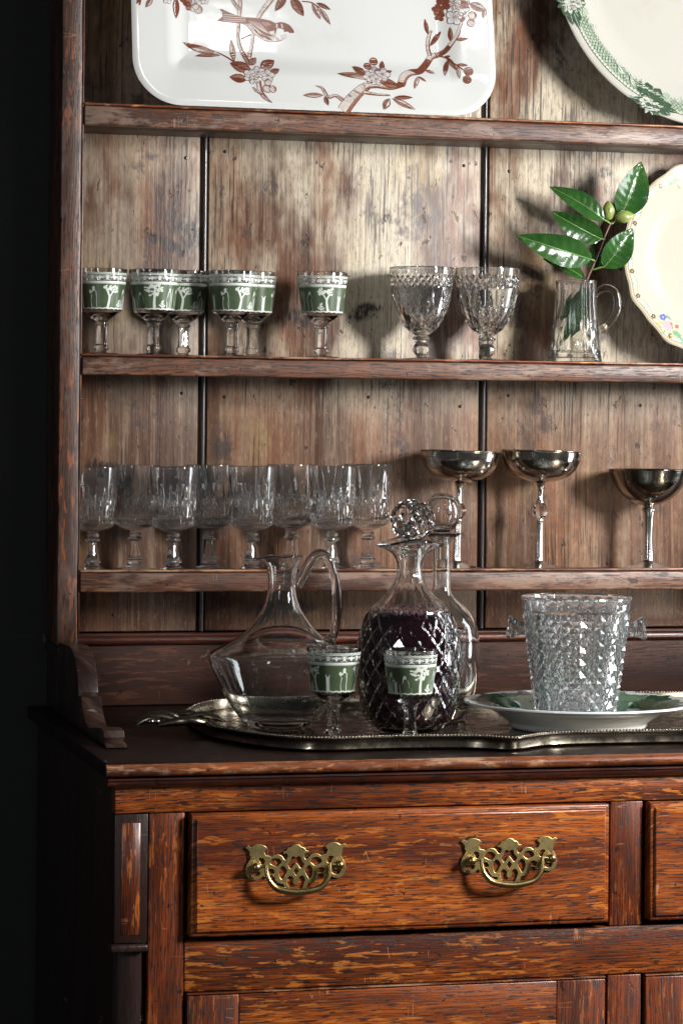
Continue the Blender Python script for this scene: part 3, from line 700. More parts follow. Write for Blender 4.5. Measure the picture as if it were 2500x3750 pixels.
# (u, Y, z of support, degree of the frieze that faces us, tilt, label)
ZT = ZC + .0032                       # floor of the tray
GOB = [(372, .034, ZS2, 293, 'green and white goblet half hidden by the left post, first on the middle shelf', 0),
       (562, .032, ZS2, 76, 'green goblet with palm tree and seated figure, front of the first overlapping pair', 0),
       (671, .073, ZS2, 315, 'green goblet with slanting tree, behind the palm tree goblet', 0),
       (850, .032, ZS2, 290, 'green goblet with robed figure and tree, front of the second overlapping pair', 0),
       (920, .073, ZS2, 200, 'green goblet peeping out at the right behind another, beside the dark board joint', 0),
       (1178, .036, ZS2, 184, 'green goblet standing alone in the middle of the middle shelf', 0),
       (1220, -.322, ZT, 246, 'green goblet on the silver tray in front of the empty glass carafe', 1),
       (1501, -.356, ZT, 52, 'green goblet on the silver tray in front of the dark wine decanter', 1)]
for u, Y, z, deg, lab, g in GOB:
    o = gob0 if first else copy_tree(gob0); first = False
    p = at(u, 2600 if g else 1300, Y)
    s = kpx(u, Y) * (1.08 if g else 1); o.location = (p.x, Y, z + .0002); o.scale = (s, s, s)
    az = math.atan2(CAM.y - Y, CAM.x - p.x)               # direction towards the camera
    o.rotation_euler = (0, 0, az - math.radians(deg))
    tag(o, lab, 'goblet', 'green enamelled goblets')

# ------------------------------------------------------------------ helper: place a thing built in px units
PXROOTS = [gob0] if False else []
def place(o, u, v, Y, z, s=None, rz=0.0):
    p = at(u, v, Y); s = s or kpx(u, Y); o.location = (p.x, Y, z + .0002); o.scale = (s, s, s); o.rotation_euler = (0, 0, rz); return o

# ------------------------------------------------------------------ diamond lattices for pressed and cut glass
def lattice_data(rfun, zs, N, raise_, table=0.0, depth=0.0, ph=0.0):
    """diamond lattice on a surface of revolution between rows zs: each diamond a pyramid (table 0) or a raised flat with bevels"""
    V = []; Fc = []; idx = {}
    def vert(i2, j, off=0.0, key=None):
        kx = key or (i2 % (2 * N), j)
        if kx in idx: return idx[kx]
        t = PI * i2 / N + ph; r = rfun(zs[j]) + off; idx[kx] = len(V); V.append((r * math.cos(t), r * math.sin(t), zs[j])); return idx[kx]
    J = len(zs) - 1
    def pt(i2f, zf, off):
        t = PI * i2f / N + ph; r = rfun(zf) + off; V.append((r * math.cos(t), r * math.sin(t), zf)); return len(V) - 1
    for j in range(-1, J):
        for i in range(N):
            c2 = 2 * i + (0 if (j + 1) % 2 else 1)          # centre column in half steps
            b = vert(c2, j, -depth) if j >= 0 else None
            l = vert(c2 - 1, j + 1, -depth); r = vert(c2 + 1, j + 1, -depth)
            tp = vert(c2, j + 2, -depth) if j + 2 <= J else None
            zc_ = zs[j + 1]
            if b is None or tp is None:
                if b is None and tp is None: continue
                Fc.append((l, r, tp) if b is None else (b, r, l)); continue
            if table <= 0:
                a = pt(c2, zc_, raise_)
                Fc += [(b, r, a), (r, tp, a), (tp, l, a), (l, b, a)]
            else:
                q = [pt(c2, zc_ + (zs[j] - zc_) * table, raise_), pt(c2 + table, zc_, raise_), pt(c2, zc_ + (zs[j + 2] - zc_) * table, raise_), pt(c2 - table, zc_, raise_)]
                cs = [b, r, tp, l]
                Fc.append(tuple(q))
                for e in range(4): Fc.append((cs[e], cs[(e + 1) % 4], q[(e + 1) % 4], q[e]))
    bot = [vert(2 * i + (0 if 0 % 2 == 0 else 1), 0, -depth) for i in range(N)]
    top = [vert(2 * i + (J % 2), J, -depth) for i in range(N)]
    return V, Fc, bot, top
def cap_loop(V, Fc, loop, pr, N, ph=0.0, shift=0.0, flip=False):
    """continue a ring of N points along a profile to the axis"""
    prev = loop
    for r, z in pr:
        if r < 1e-6:
            V.append((0, 0, z)); c_ = len(V) - 1
            for i in range(N): Fc.append((prev[i], prev[(i + 1) % N], c_))
            return
        row = []
        for i in range(N):
            t = 2 * PI * i / N + ph + shift; V.append((r * math.cos(t), r * math.sin(t), z)); row.append(len(V) - 1)
        for i in range(N): Fc.append((prev[i], prev[(i + 1) % N], row[(i + 1) % N], row[i]))
        prev = row
    return prev
def interp(pts):
    zs = [p[1] for p in pts]; rs = [p[0] for p in pts]
    return lambda z: float(np.interp(z, zs, rs))

# ------------------------------------------------------------------ two cut-glass goblets
def cutglass_proto():
    root = empty('cut_glass_goblet')
    outer = prof([(0, 87), (20, 88), (31, 94), (50, 108), (69, 128), (92, 172), (107, 222), (113, 262), (117, 300), (119, 334)], n=7)
    def disp(t, r, z, i):
        if i > no: return r, z
        N = 15
        if 262 < z < 308:
            q = 30; a = (t * q / (2 * PI) + (z - 262) / 46 * 1.5) % 1; b = (t * q / (2 * PI) - (z - 262) / 46 * 1.5) % 1
            return r - 5.0 * max(0, 1 - min(abs(a - .5), abs(b - .5)) / .32), z
        if 110 < z < 256:
            w_ = min(1, (z - 110) / 20) * min(1, (256 - z) / 20)
            a = (t * N / (2 * PI) + (z - 110) / 64) % 1; b = (t * N / (2 * PI) - (z - 110) / 64) % 1
            d1 = 8.5 * max(0, 1 - min(abs(a - .5), abs(b - .5)) / .34) if z < 190 else 0
            vf = (t * N / (2 * PI)) % 1; d2 = 8.0 * max(0, 1 - abs(vf - .5) / (.30 * max(.02, (252 - z) / 75))) if z >= 178 else 0
            return r - max(d1, d2) * w_, z
        return r, z
    dense = []
    for a, b in zip(outer[:-1], outer[1:]):
        m_ = max(1, int(abs(b[1] - a[1]) / 4)); dense += [(a[0] + (b[0] - a[0]) * i / m_, a[1] + (b[1] - a[1]) * i / m_) for i in range(m_)]
    dense.append(outer[-1]); no = len(dense) - 1
    inner = prof([(119, 334), (118.6, 336.5), (116.5, 337), (114.6, 335)], [(114.6, 335), (109, 270), (98, 205), (84, 160), (62, 130), (35, 112), (0, 105)])
    me = lathe(dense + inner[1:], 216, disp, angle=22)
    link('bowl', me, M['crystal'], root)
    g6 = ngon(8, .9)
    stem = prof([(0, 14), (16, 14)], [(16, 14), (22, 19), (29, 27), (31.5, 38), (29, 50), (23, 58), (20, 61)], [(20, 61), (23, 63), (24, 66), (22, 72)], [(22, 72), (31, 75), (33, 79), (31, 83)], [(31, 83), (24, 86.8)], [(24, 86.8), (0, 86.8)], n=5)
    link('stem', lathe(stem, 48, lambda t, r, z, i: (r * (g6(t) if z < 58 else 1), z), angle=24), M['crystal'], root)
    foot = prof([(0, .6), (66, .6), (73, .4)], [(73, .4), (75, 2), (74, 4), (50, 7), (24, 10.5), (16, 13.9)], [(16, 13.9), (0, 13.9)], n=4)
    link('foot', lathe(foot, 56), M['crystal'], root)
    return root
cg = cutglass_proto(); place(cg, 1541, 1300, .046, ZS2); tag(cg, 'cut-glass goblet with ball stem, left of the two diamond cut ones', 'goblet', 'cut-glass goblets')
c2 = copy_tree(cg); place(c2, 1781, 1300, .044, ZS2, rz=.13); tag(c2, 'cut-glass goblet with ball stem, right of the two, nearest the camellia jug', 'goblet', 'cut-glass goblets')

# ------------------------------------------------------------------ eight crystal wine glasses on the lowest shelf
def wineglass_proto():
    root = empty('crystal_wine_glass')
    N = 18
    outer = [(0, 141), (14, 142), (28, 145), (40, 149), (52, 154), (66, 160), (76, 167), (79.5, 174), (80.2, 182)] + [(80.2 + (88 - 80.2) * i / 44, 182 + (380 - 182) * i / 44) for i in range(1, 45)]
    no = len(outer) - 1
    def disp(t, r, z, i):
        if i > no or z > 372: return r, z
        f = (t * N / (2 * PI)) % 1; f2 = (t * N / (2 * PI) + .5) % 1
        d = 0
        if z < 330: d = max(d, 6.5 * max(0, 1 - abs(f - .5) / (.5 * max(.03, min(1, (330 - z) / 120)))))
        if z < 262: d = max(d, 6.5 * max(0, 1 - abs(f2 - .5) / (.5 * max(.03, min(1, (262 - z) / 70)))))
        d = max(d, .8 * (1 - abs(math.cos(t * N / 2))) * max(0, min(1, (372 - z) / 40)))
        if z < 176: d *= max(.2, (z - 150) / 26) if z > 150 else .2
        return r - d, z
    inner = prof([(88, 380), (87.6, 382.4), (86, 383), (84.4, 381.6)], [(84.4, 381.6), (75, 200)], [(75, 200), (70, 190), (56, 184), (30, 180), (0, 179)])
    link('bowl', lathe(outer + inner[1:], 198, disp, angle=24), M['crystal'], root)
    g6 = ngon(8, .7)
    stem = prof([(0, 26), (22, 26)], [(22, 26), (29, 31), (31, 36), (27, 41)], [(27, 41), (25, 46), (20, 66), (15, 92), (14.5, 105)], [(14.5, 105), (24, 109), (28, 114), (26, 119), (16, 123)], [(16, 123), (21, 127), (24, 132), (20, 137), (18, 140.8)], [(18, 140.8), (0, 140.8)], n=4)
    link('stem', lathe(stem, 48, lambda t, r, z, i: (r * g6(t), z), angle=22), M['crystal'], root)
    foot = prof([(0, .6), (64, .6), (71, .4)], [(71, .4), (73, 2), (72, 4), (52, 9), (32, 17), (23, 25.9)], [(23, 25.9), (0, 25.9)], n=4)
    link('foot', lathe(foot, 56), M['crystal'], root)
    return root
wg = wineglass_proto()
WG = [(340, .036, 'crystal wine glass partly cut off by the left post'), (494, .071, 'crystal wine glass, second from the left post, rear row'), (634, .033, 'crystal wine glass, third from the left post, front row'), (767, .072, 'crystal wine glass standing in front of the dark board joint'),
      (921, .038, 'crystal wine glass just right of the board joint, fifth in the row'), (1062, .073, 'crystal wine glass right above the carafe rim, sixth in the row'), (1213, .035, 'crystal wine glass above the carafe handle, seventh in the row'), (1345, .073, 'crystal wine glass at the right end of the row, nearest the decanter stopper')]
for i, (u, Y, lab) in enumerate(WG):
    o = wg if i == 0 else copy_tree(wg)
    place(o, u, 2080, Y, ZS3, rz=i * .37); tag(o, lab, 'wine glass', 'crystal wine glasses on the lowest shelf')

# ------------------------------------------------------------------ three silver coupes
def coupe(tall, u, Y, lab, tilt, rz):
    root = empty('silver_coupe')
    if tall:
        bowl = prof([(0, 304), (13, 305), (20, 309)], [(20, 309), (60, 316), (95, 330), (122, 354), (137, 385), (143, 418)], [(143, 418), (145, 421), (143, 423), (140.5, 420)], [(140.5, 420), (134, 386), (119, 357), (93, 335), (60, 321), (0, 314)])
        link('bowl', lathe(bowl, 80), M['pewter'], root)
        link('collar', lathe(prof([(0, 236), (13, 236), (14, 239)], [(14, 239), (11, 246), (9, 262), (10, 282), (15, 296), (20, 303.8)], [(20, 303.8), (0, 303.8)]), 32), M['steel'], root)
        # faceted crystal ball
        V, Fc = [], []
        pr = [(0, 178)] + [(31 * math.sin(a), 207 - 31 * math.cos(a)) for a in (.45, .95, 1.5708, 2.2, 2.7)] + [(0, 236)]
        me = lathe(pr, 9, lambda t, r, z, i: (r, z), angle=5); finish(me, None)
        link('crystal_ball', me, M['glass'], root)
        link('stem', lathe(prof([(0, 30), (15, 30)], [(15, 30), (13.5, 45), (12.5, 100), (11, 168)], [(11, 168), (13, 172), (12, 177.6)], [(12, 177.6), (0, 177.6)]), 36, lambda t, r, z, i: (r * (1 + .05 * math.cos(8 * t)), z)), M['steel'], root)
    else:
        bowl = prof([(0, 222), (14, 222), (22, 226)], [(22, 226), (62, 240), (98, 266), (124, 300), (138, 335), (144, 352)], [(144, 352), (146, 354), (144, 356), (141, 353)], [(141, 353), (120, 303), (95, 270), (60, 246), (0, 232)])
        link('bowl', lathe(bowl, 80), M['pewter_dark'], root)
        link('stem', lathe(prof([(0, 30), (20, 30)], [(20, 30), (18, 40), (15, 90), (15, 130), (18, 180), (23, 206)], [(23, 206), (25, 209), (24, 213), (17, 221.8)], [(17, 221.8), (0, 221.8)]), 36), M['steel'], root)
    foot = prof([(0, 3), (80, 3), (92, 0)], [(92, 0), (95, 1.5), (93, 4), (60, 13), (30, 22), (17, 29.6)], [(17, 29.6), (0, 29.6)])
    link('foot', lathe(foot, 64), M['pewter'], root)
    place(root, u, 2080, Y, ZS3, rz=rz, s=kpx(u, Y) * 1.025); root.rotation_euler = (0, tilt, rz); root.location.z += .0002 + abs(tilt) * 90 * kpx(u, Y)
    tag(root, lab, 'coupe', 'silver coupes')
coupe(True, 1669, .046, 'silver coupe with crystal ball stem, partly behind the decanter stoppers', .030, 0)
coupe(True, 1969, .048, 'silver coupe with crystal ball stem, standing clear above the ice bucket', .022, 0)
coupe(False, 2371, .05, 'darker silver coupe with plain metal stem at the far right', 0, 0)
# ------------------------------------------------------------------ silver tray
TZ = ZC + .0005; RIMZ = ZC + .0150
front = [(-.211, -.250), (-.209, -.285), (-.198, -.318), (-.186, -.350), (-.165, -.386), (-.142, -.408), (-.112, -.417), (-.060, -.412), (.000, -.414), (.040, -.424), (.068, -.446), (.092, -.430), (.120, -.410), (.160, -.405), (.1999, -.405)]
XM = .200
half = [(x, y) for x, y in front if x < XM]
YM = -.211
full = cat(half, 5)
outl = full + [(2 * XM - x, y) for x, y in full[::-1]]
top_ = [(x, 2 * YM - y) for x, y in outl[::-1]]
loop = outl + [(2 * XM + .2115, YM)] + top_ + [(-.2115, YM)]
# resample evenly
L_ = [np.array(p) for p in loop]; L_.append(L_[0]); seg = [np.linalg.norm(b - a) for a, b in zip(L_[:-1], L_[1:])]; tot = sum(seg); NT_ = 260
cum = np.concatenate([[0], np.cumsum(seg)]); xs = np.interp(np.linspace(0, tot, NT_, endpoint=False), cum, [p[0] for p in L_]); ys = np.interp(np.linspace(0, tot, NT_, endpoint=False), cum, [p[1] for p in L_])
rim = np.stack([xs, ys], 1)
def outline_offset(d, smooth=0):
    q = rim.copy()
    t = np.roll(q, -2, 0) - np.roll(q, 2, 0); t /= np.linalg.norm(t, axis=1)[:, None]; n_ = np.stack([-t[:, 1], t[:, 0]], 1)
    q = q + n_ * d
    for _ in range(smooth): q = (np.roll(q, 1, 0) + q * 2 + np.roll(q, -1, 0)) / 4
    return q
TR = empty('silver_tray', (XM, YM, TZ)); tag(TR, 'long tarnished silver tray with wavy beaded gallery rim and leafy handle', 'tray')
secs = [(.020, ZC + .0006, 6), (.0015, ZC + .0010, 3), (-.002, ZC + .0040, 2), (-.001, ZC + .0085, 1), (.004, ZC + .0125, 0), (-.0012, RIMZ, 0), (.0012, RIMZ + .0006, 0)]
inn = [(.0050, ZC + .0130, 0), (.0022, ZC + .0085, 1), (.0018, ZC + .0050, 2), (.006, ZC + .0032, 3), (.024, ZC + .0026, 6)]
secs = [(.022, ZC + .0006, 6), (.004, ZC + .0008, 3), (.0005, ZC + .0035, 2), (.0015, ZC + .0085, 1), (.0008, ZC + .0120, 0), (-.0018, RIMZ - .0006, 0), (-.0012, RIMZ + .0004, 0), (.0014, RIMZ + .0004, 0), (.0030, ZC + .0118, 0), (.0034, ZC + .0085, 1), (.0032, ZC + .0055, 2), (.007, ZC + .0036, 3), (.026, ZC + .0028, 6)]
V = []; Fc = []
for d, z, sm in secs:
    q = outline_offset(d, sm); V += [(p[0] - XM, p[1] - YM, z - TZ) for p in q]
ns = len(secs)
for i in range(ns - 1):
    for j in range(NT_):
        j2 = (j + 1) % NT_; Fc.append((i * NT_ + j, i * NT_ + j2, (i + 1) * NT_ + j2, (i + 1) * NT_ + j))
V.append((0, 0, ZC + .0006 - TZ)); V.append((0, 0, ZC + .0028 - TZ))
for j in range(NT_):
    j2 = (j + 1) % NT_; Fc.append((j2, j, len(V) - 2)); Fc.append(((ns - 1) * NT_ + j, (ns - 1) * NT_ + j2, len(V) - 1))
link('tray_body', mesh(V, Fc, 50), M['tray'], TR)
# gadrooned bead round the rim
bd = []
q = outline_offset(.0000, 0); Ls = [np.array(p) for p in q]; Ls.append(Ls[0]); sg = [np.linalg.norm(b - a) for a, b in zip(Ls[:-1], Ls[1:])]; cm = np.concatenate([[0], np.cumsum(sg)]); nb_ = int(cm[-1] / .0036)
for t in np.linspace(0, cm[-1], nb_, endpoint=False):
    x = np.interp(t, cm, [p[0] for p in Ls]); y = np.interp(t, cm, [p[1] for p in Ls])
    bd.append(sphere_data((x - XM, y - YM, RIMZ + .0006 - TZ), .0017, 8, 5))
o = link('beaded_rim', mesh(*merge(bd), angle=60), M['tray'], TR); o['kind'] = 'stuff'
# leafy cast handle at the left end (and its pair at the right)
def handle_parts(sx):
    ds = []
    x0, y0, z0 = -.240 - XM, -.232 - YM, .0150
    for k_, (dx, dy, L2, wd, bend) in enumerate([(-.028, .004, .052, .013, .008), (-.022, .018, .046, .011, -.006), (-.006, -.014, .060, .013, -.010), (.008, .020, .044, .011, .008), (.018, -.004, .046, .010, .004), (-.034, -.006, .03, .010, .003)]):
        pth = []; rd = []
        for i in range(13):
            t = i / 12; pth.append((x0 + dx + L2 * (t - .25), y0 + dy + bend * math.sin(t * PI) - .01 * t, z0 - .002 + .0065 * math.sin(t * PI) + .002 * math.sin(k_ * 2.1))); rd.append(wd * .42 * math.sin(PI * (.06 + .9 * t)) ** .7)
        ds.append(sweep_data(pth, rd, 10, flat=1.0))
    for i in range(9):
        a = i * .7; ds.append(sphere_data((x0 - .028 + .007 * i, y0 - .016 + .004 * math.sin(a * 2), z0 + .0015 * math.cos(a)), .0036, 10, 6, (1.3, 1, .8)))
    v, f = merge(ds); return [(p[0] * sx, p[1], p[2]) for p in v], f
for sx in (1, -1): link('leafy_handle', mesh(*handle_parts(sx), angle=60), M['tray'], TR)

# ------------------------------------------------------------------ empty carafe with a loop handle
def thing_px(name, u, v, Y, z, lab, ct, rz=0.0, s=None):
    r = empty(name); place(r, u, v, Y, z, s, rz); tag(r, lab, ct); return r
YCAR = -.208
CF = thing_px('glass_carafe', 1027, 2660, YCAR, ZT, 'empty clear glass carafe with wide shoulder and tall loop handle on the tray', 'carafe', rz=-PSI * .8)
outer = prof([(0, 7), (60, 6), (98, 0)], [(98, 0), (108, 1), (120, 8), (140, 26), (165, 54), (198, 104), (228, 160), (258, 222), (266, 243), (268, 258), (262, 273), (238, 288), (200, 306), (160, 330), (125, 360), (96, 396), (72, 432), (58, 468), (51, 505), (51, 540), (56, 580), (64, 606), (72, 619), (76, 625)], [(76, 625), (77, 628.5), (74.5, 630), (71.5, 627)], n=5)
oq = [p for p in outer if p[1] > 40 or p[0] > 150]; oq = outer[[i for i, p in enumerate(outer) if p[1] > 34][0]:]
def inset(pr, d):
    out = []
    for i, p in enumerate(pr):
        a, b = pr[max(0, i - 1)], pr[min(len(pr) - 1, i + 1)]; tx, tz = b[0] - a[0], b[1] - a[1]; L2 = math.hypot(tx, tz) or 1
        out.append((p[0] - d * tz / L2, p[1] + d * tx / L2))
    return out
side = [p for p in oq if p[1] < 624]
inner = [(71.5, 627)] + inset(side, 5.6)[::-1] + [(122, 36), (98, 30), (50, 27), (0, 28)]
def lipd(t, r, z, i):
    # pouring lip drawn out to the left
    w_ = max(0, (z - 585) / 45); a = math.cos(t - PI); f = max(0, a) ** 6
    return r * (1 + .30 * f * w_), z - 9 * f * w_ * w_
link('carafe_body', lathe(outer + inner[1:], 96, lipd, angle=60), M['glass_soft'], CF)
kx = 1 / 1.2062
hpth = [((x - 635) * kx, 0, (822 - y) * kx) for x, y in [(703, 196), (722, 160), (748, 110), (778, 68), (805, 54), (832, 68), (856, 115), (874, 190), (880, 270), (876, 350), (868, 408), (848, 436)]]
hpth = cat(hpth, 6); nh = len(hpth)
hr_ = [(17 + 6 * math.sin(PI * min(1, i / (nh * .45)) ) * .6 + (10 if i > nh - 5 else 0) * (i - nh + 5) / 5) for i in range(nh)]
link('loop_handle', mesh(*sweep_data(hpth, hr_, 16, flat=1.15), angle=60), M['glass'], CF)

# ------------------------------------------------------------------ pineapple decanter of wine, with its cut stopper
YDE = -.265
DE = thing_px('wine_decanter', 1494, 2690, YDE, ZT, 'pineapple cut crystal decanter full of dark red wine on the tray', 'decanter')
body = [(118, 8), (140, 22), (160, 48), (172, 82), (182, 140), (188, 200), (190, 250), (188, 320), (180, 372), (168, 412), (150, 440)]
rf = interp(body)
zs = list(np.linspace(10, 436, 12))
V, Fc, bot, top = lattice_data(rf, zs, 20, 1.6, .80, 4.6)
cap_loop(V, Fc, bot, [(105, 3), (90, 0), (60, 3), (0, 5)], 20)
# shoulder and neck carry on with cut flutes, then the wavy lip, then the smooth inside
NS = 60
tz = zs[-1]
neck = prof([(146, 446), (128, 464), (105, 486), (80, 514), (62, 540), (50, 566), (47, 584)], [(47, 584), (47, 606), (52, 626), (66, 652), (86, 668), (104, 677), (114, 682)], [(114, 682), (119, 688), (115, 695), (105, 695), (100, 691)], n=5)
innr = prof([(100, 691), (82, 680), (62, 662), (48, 636), (40, 612), (39, 584), (44, 564), (58, 538), (76, 512), (100, 484), (124, 461), (142, 444), (158, 412), (170, 372), (178, 320), (180, 250), (178, 200), (172, 140), (162, 84), (150, 52), (130, 30), (100, 20), (0, 18)], n=4)
def lip(t, r, z):
    w_ = max(0, (z - 640) / 50); c3 = math.cos(2 * (t))
    return r * (1 + .07 * c3 * w_), z + (-9 * c3 * w_ + 2.5 * math.cos(4 * t) * w_)
ring0 = []
rows = []
for (r, z) in neck + innr[1:]:
    if r < 1e-6: break
    row = []
    for i in range(NS):
        t = 2 * PI * i / NS; rr, zz = r, z
        if z < 600 and len(rows) < len(neck):
            rr = r * (1 - .035 * abs(math.sin(t * 8)) * min(1, (z - 440) / 30))
        rr, zz = lip(t, rr, zz); V.append((rr * math.cos(t), rr * math.sin(t), zz)); row.append(len(V) - 1)
    rows.append(row)
for a, b in zip(rows[:-1], rows[1:]):
    for i in range(NS): Fc.append((a[i], a[(i + 1) % NS], b[(i + 1) % NS], b[i]))
V.append((0, 0, 18)); ce = len(V) - 1
for i in range(NS): Fc.append((rows[-1][i], rows[-1][(i + 1) % NS], ce))
# stitch lattice top (20) to first neck row (60)
off = 0 if (len(zs) - 1) % 2 == 0 else .5
for i in range(20):
    a, b = top[i], top[(i + 1) % 20]; j = int(round((i + off) * 3)) % NS
    r0 = rows[0]; Fc += [(a, r0[(j + 1) % NS], r0[j]), (a, b, r0[(j + 2) % NS], r0[(j + 1) % NS]), (b, r0[(j + 3) % NS], r0[(j + 2) % NS])]
me = mesh(V, Fc, 28); link('decanter_body', me, M['glass'], DE)
LV = 446
wine = [(0, 18.6), (99, 20.6), (129, 30.8), (149.2, 52.6), (161.2, 84.6), (171.2, 140), (177.2, 200), (179.2, 250), (177.2, 320), (169.2, 372), (158.0, 408), (150, 416)]
link('wine', lathe(wine + [(138, 420), (131, LV), (0, LV)], 72, angle=50), M['wine'], DE)
fm = []
rg = random.Random(5)
for i in range(420):
    t = 2 * PI * i / 420 + rg.uniform(-.02, .02); sc_ = 6 * abs(math.sin(t * 10)) ; z = LV - 8 + rg.uniform(-6, 8) + sc_; r = float(np.interp(z, [411, 442.5, 462], [157.2, 141, 123])) - 4.6
    fm.append(sphere_data((r * math.cos(t), r * math.sin(t), z), rg.uniform(2.2, 4.2), 8, 5))
fo = link('foam', mesh(*merge(fm), angle=70), M['foam'], DE); fo['kind'] = 'stuff'

def stopper_cut():
    s_ = empty('cut_glass_stopper')
    R_ = 80
    pr = [(0, 0), (30, 0), (34, 4), (36, 60), (38, 108), (44, 122), (58, 130)]
    zc_ = 212
    v1, f1 = lathe_data([(0, 0)] + [(30, 0), (33, 3), (35, 60), (38, 110), (46, 124), (52, 138), (0, 138)], 48, lambda t, r, z, i: (r * ngon(8, .8)(t), z))
    link('plug', mesh(v1, f1, 25), M['glass'], s_)
    def rfb(z):
        q = max(-1, min(1, (z - zc_) / R_)); return R_ * math.sqrt(max(0, 1 - q * q))
    zz = [zc_ - R_ * math.cos(a) for a in np.linspace(.42, PI - .5, 6)]
    V, Fc, bt, tp = lattice_data(rfb, zz, 10, 1.5, .5, 9)
    o7 = (len(zz) - 1) % 2 * PI / 10
    cap_loop(V, Fc, bt, [(0, zc_ - R_ + 4)], 10); cap_loop(V, Fc, tp, [(24, zc_ + R_ - 5), (0, zc_ + R_ - 9)], 10, shift=o7)
    link('ball', mesh(V, Fc, 12), M['glass'], s_)
    return s_
sk = kpx(1494, YDE)
S1 = stopper_cut(); place(S1, 1496, 2160, YDE, ZT, rz=.2); S1.location = DE.location + Vector((.001, 0, 562 * sk)); S1.rotation_euler = (0, .02, .2)
tag(S1, 'round cut crystal stopper in the wine decanter', 'stopper')

# ------------------------------------------------------------------ plain decanter behind, with a hollow ball stopper
YD2 = -.150
D2 = thing_px('plain_decanter', 1610, 2640, YD2, ZT, 'plain clear decanter standing behind the wine decanter', 'decanter')
o2 = prof([(0, 8), (60, 6), (84, 0)], [(84, 0), (92, 2), (100, 16), (118, 70), (130, 120), (139, 190), (141, 250), (139, 310), (128, 355), (104, 395), (72, 425), (46, 450), (34, 480), (32, 520), (32, 600), (33, 640), (44, 660), (62, 672), (71, 677)], [(71, 677), (73, 680), (70, 682), (66, 680)], n=5)
i2 = prof([(66, 680), (42, 668), (30, 648), (26, 620), (25, 520), (28, 478), (40, 447), (66, 420), (98, 390), (122, 352), (132, 308), (134, 250), (132, 190), (122, 124), (108, 74), (90, 52), (60, 44), (0, 42)], n=5)
link('decanter_body', lathe(o2 + i2[1:], 72, angle=60), M['glass_soft'], D2)
S2 = empty('ball_stopper')
link('plug', lathe(prof([(0, 0), (20, 0)], [(20, 0), (23, 3), (24.5, 60), (24.8, 84), (30, 98)], [(30, 98), (0, 99)]), 36, angle=50), M['glass'], S2)
bo = prof([(0, 98.6), (26, 99), (38, 104), (56, 124), (66, 150), (68, 178), (60, 208), (42, 230), (20, 240), (0, 242)], n=5)
bi = prof([(0, 234), (20, 232), (40, 223), (54, 204), (61, 178), (59, 152), (48, 130), (30, 116), (0, 112)], n=5)
v1 = lathe_data(bo, 48); v2 = lathe_data(bi, 48)
bme = mesh(*v1, angle=60); cav = mesh(*v2, angle=60); cav.flip_normals()
bmm = bmesh.new(); bmm.from_mesh(bme); bmm.from_mesh(cav); bmm.to_mesh(bme); bmm.free(); link('ball', bme, M['glass'], S2)
s2k = kpx(1610, YD2); S2.scale = (s2k,) * 3; S2.location = D2.location + Vector((0, 0, 586 * s2k)); tag(S2, 'smooth hollow ball stopper in the plain decanter', 'stopper')

# ------------------------------------------------------------------ ice bucket on a leaf-patterned plate
YPL = -.262
PLC = at(2113, 2600, YPL); kp = kpx(2113, YPL)
rim_z = at(1692, 2582, YPL).z
PL = empty('leaf_plate', (PLC.x, YPL, ZT + .0002)); tag(PL, 'white china plate with dark green leaf pattern under the ice bucket', 'plate')
RP = 418 * kp; hz = rim_z - ZT
fz = .006
prf = prof([(0, fz), (.060, fz), (.068, .0005), (.071, 0)], [(.071, 0), (.0745, .002), (.0765, .007)], [(.0765, .007), (.086, hz * .52), (.100, hz * .80), (RP - .004, hz - .0006), (RP, hz + .0008)], [(RP, hz + .0008), (RP - .0006, hz + .0026), (RP - .003, hz + .0030)], [(RP - .003, hz + .0030), (.100, hz * .80 + .0042), (.086, hz * .55 + .0040), (.074, fz + .0045), (.060, fz + .0036), (0, fz + .0036)], n=5)
link('china', lathe(prf, 96, angle=50), M['leafchina'], PL)
topz = interp([(fz + .0036, 0), (fz + .0036, .060), (fz + .0045, .074), (hz * .55 + .0040, .086), (hz * .80 + .0042, .100), (hz + .0030, RP - .003), (hz + .0030, RP)])
PRN = Print(lambda x, y, l: (x, y, topz(math.hypot(x, y)) + l * 5))
def lobed(c, R_, a0, n=5, depth=.35):
    pts = []
    for i in range(44):
        t = i / 44 * 2 * PI; f = 1 - depth * abs(math.sin(t * n / 2)) - .10 * abs(math.sin(t * n * 2.5)); f *= 1.15 - .25 * math.cos(t)
        pts.append((c[0] + R_ * f * math.cos(t + a0), c[1] + R_ * f * math.sin(t + a0)))
    return pts
rg = random.Random(11)
for i in range(12):
    a = i * 2 * PI / 12 + .25; rr = RP * (.80 + .03 * (-1) ** i)
    c_ = (rr * math.cos(a), rr * math.sin(a)); mt = ('lf_d', 'lf_m', 'lf_d', 'lf_g', 'lf_d')[i % 5]
    PRN.star(lobed(c_, .025 + .004 * (i % 2), a + rg.uniform(-.8, .8)), c_, mt)
    for t in (-.5, .0, .5):
        PRN.strip([c_, (c_[0] - .013 * math.cos(a + t), c_[1] - .013 * math.sin(a + t))], .0006, 'lf_m' if mt == 'lf_d' else 'lf_d')
    a2 = a + .26; c2_ = (RP * .80 * math.cos(a2), RP * .80 * math.sin(a2)); PRN.star(lobed(c2_, .013, a2 + 2, 3), c2_, ('lf_m', 'lf_d', 'lf_g')[i % 3])
    PRN.strip([(RP * (.72 + .02 * math.sin(7 * t)) * math.cos(a + t), RP * (.72 + .02 * math.sin(7 * t)) * math.sin(a + t)) for t in np.linspace(0, .6, 9)], .0008, 'lf_d')
PRN.build('leaf_print', PL)

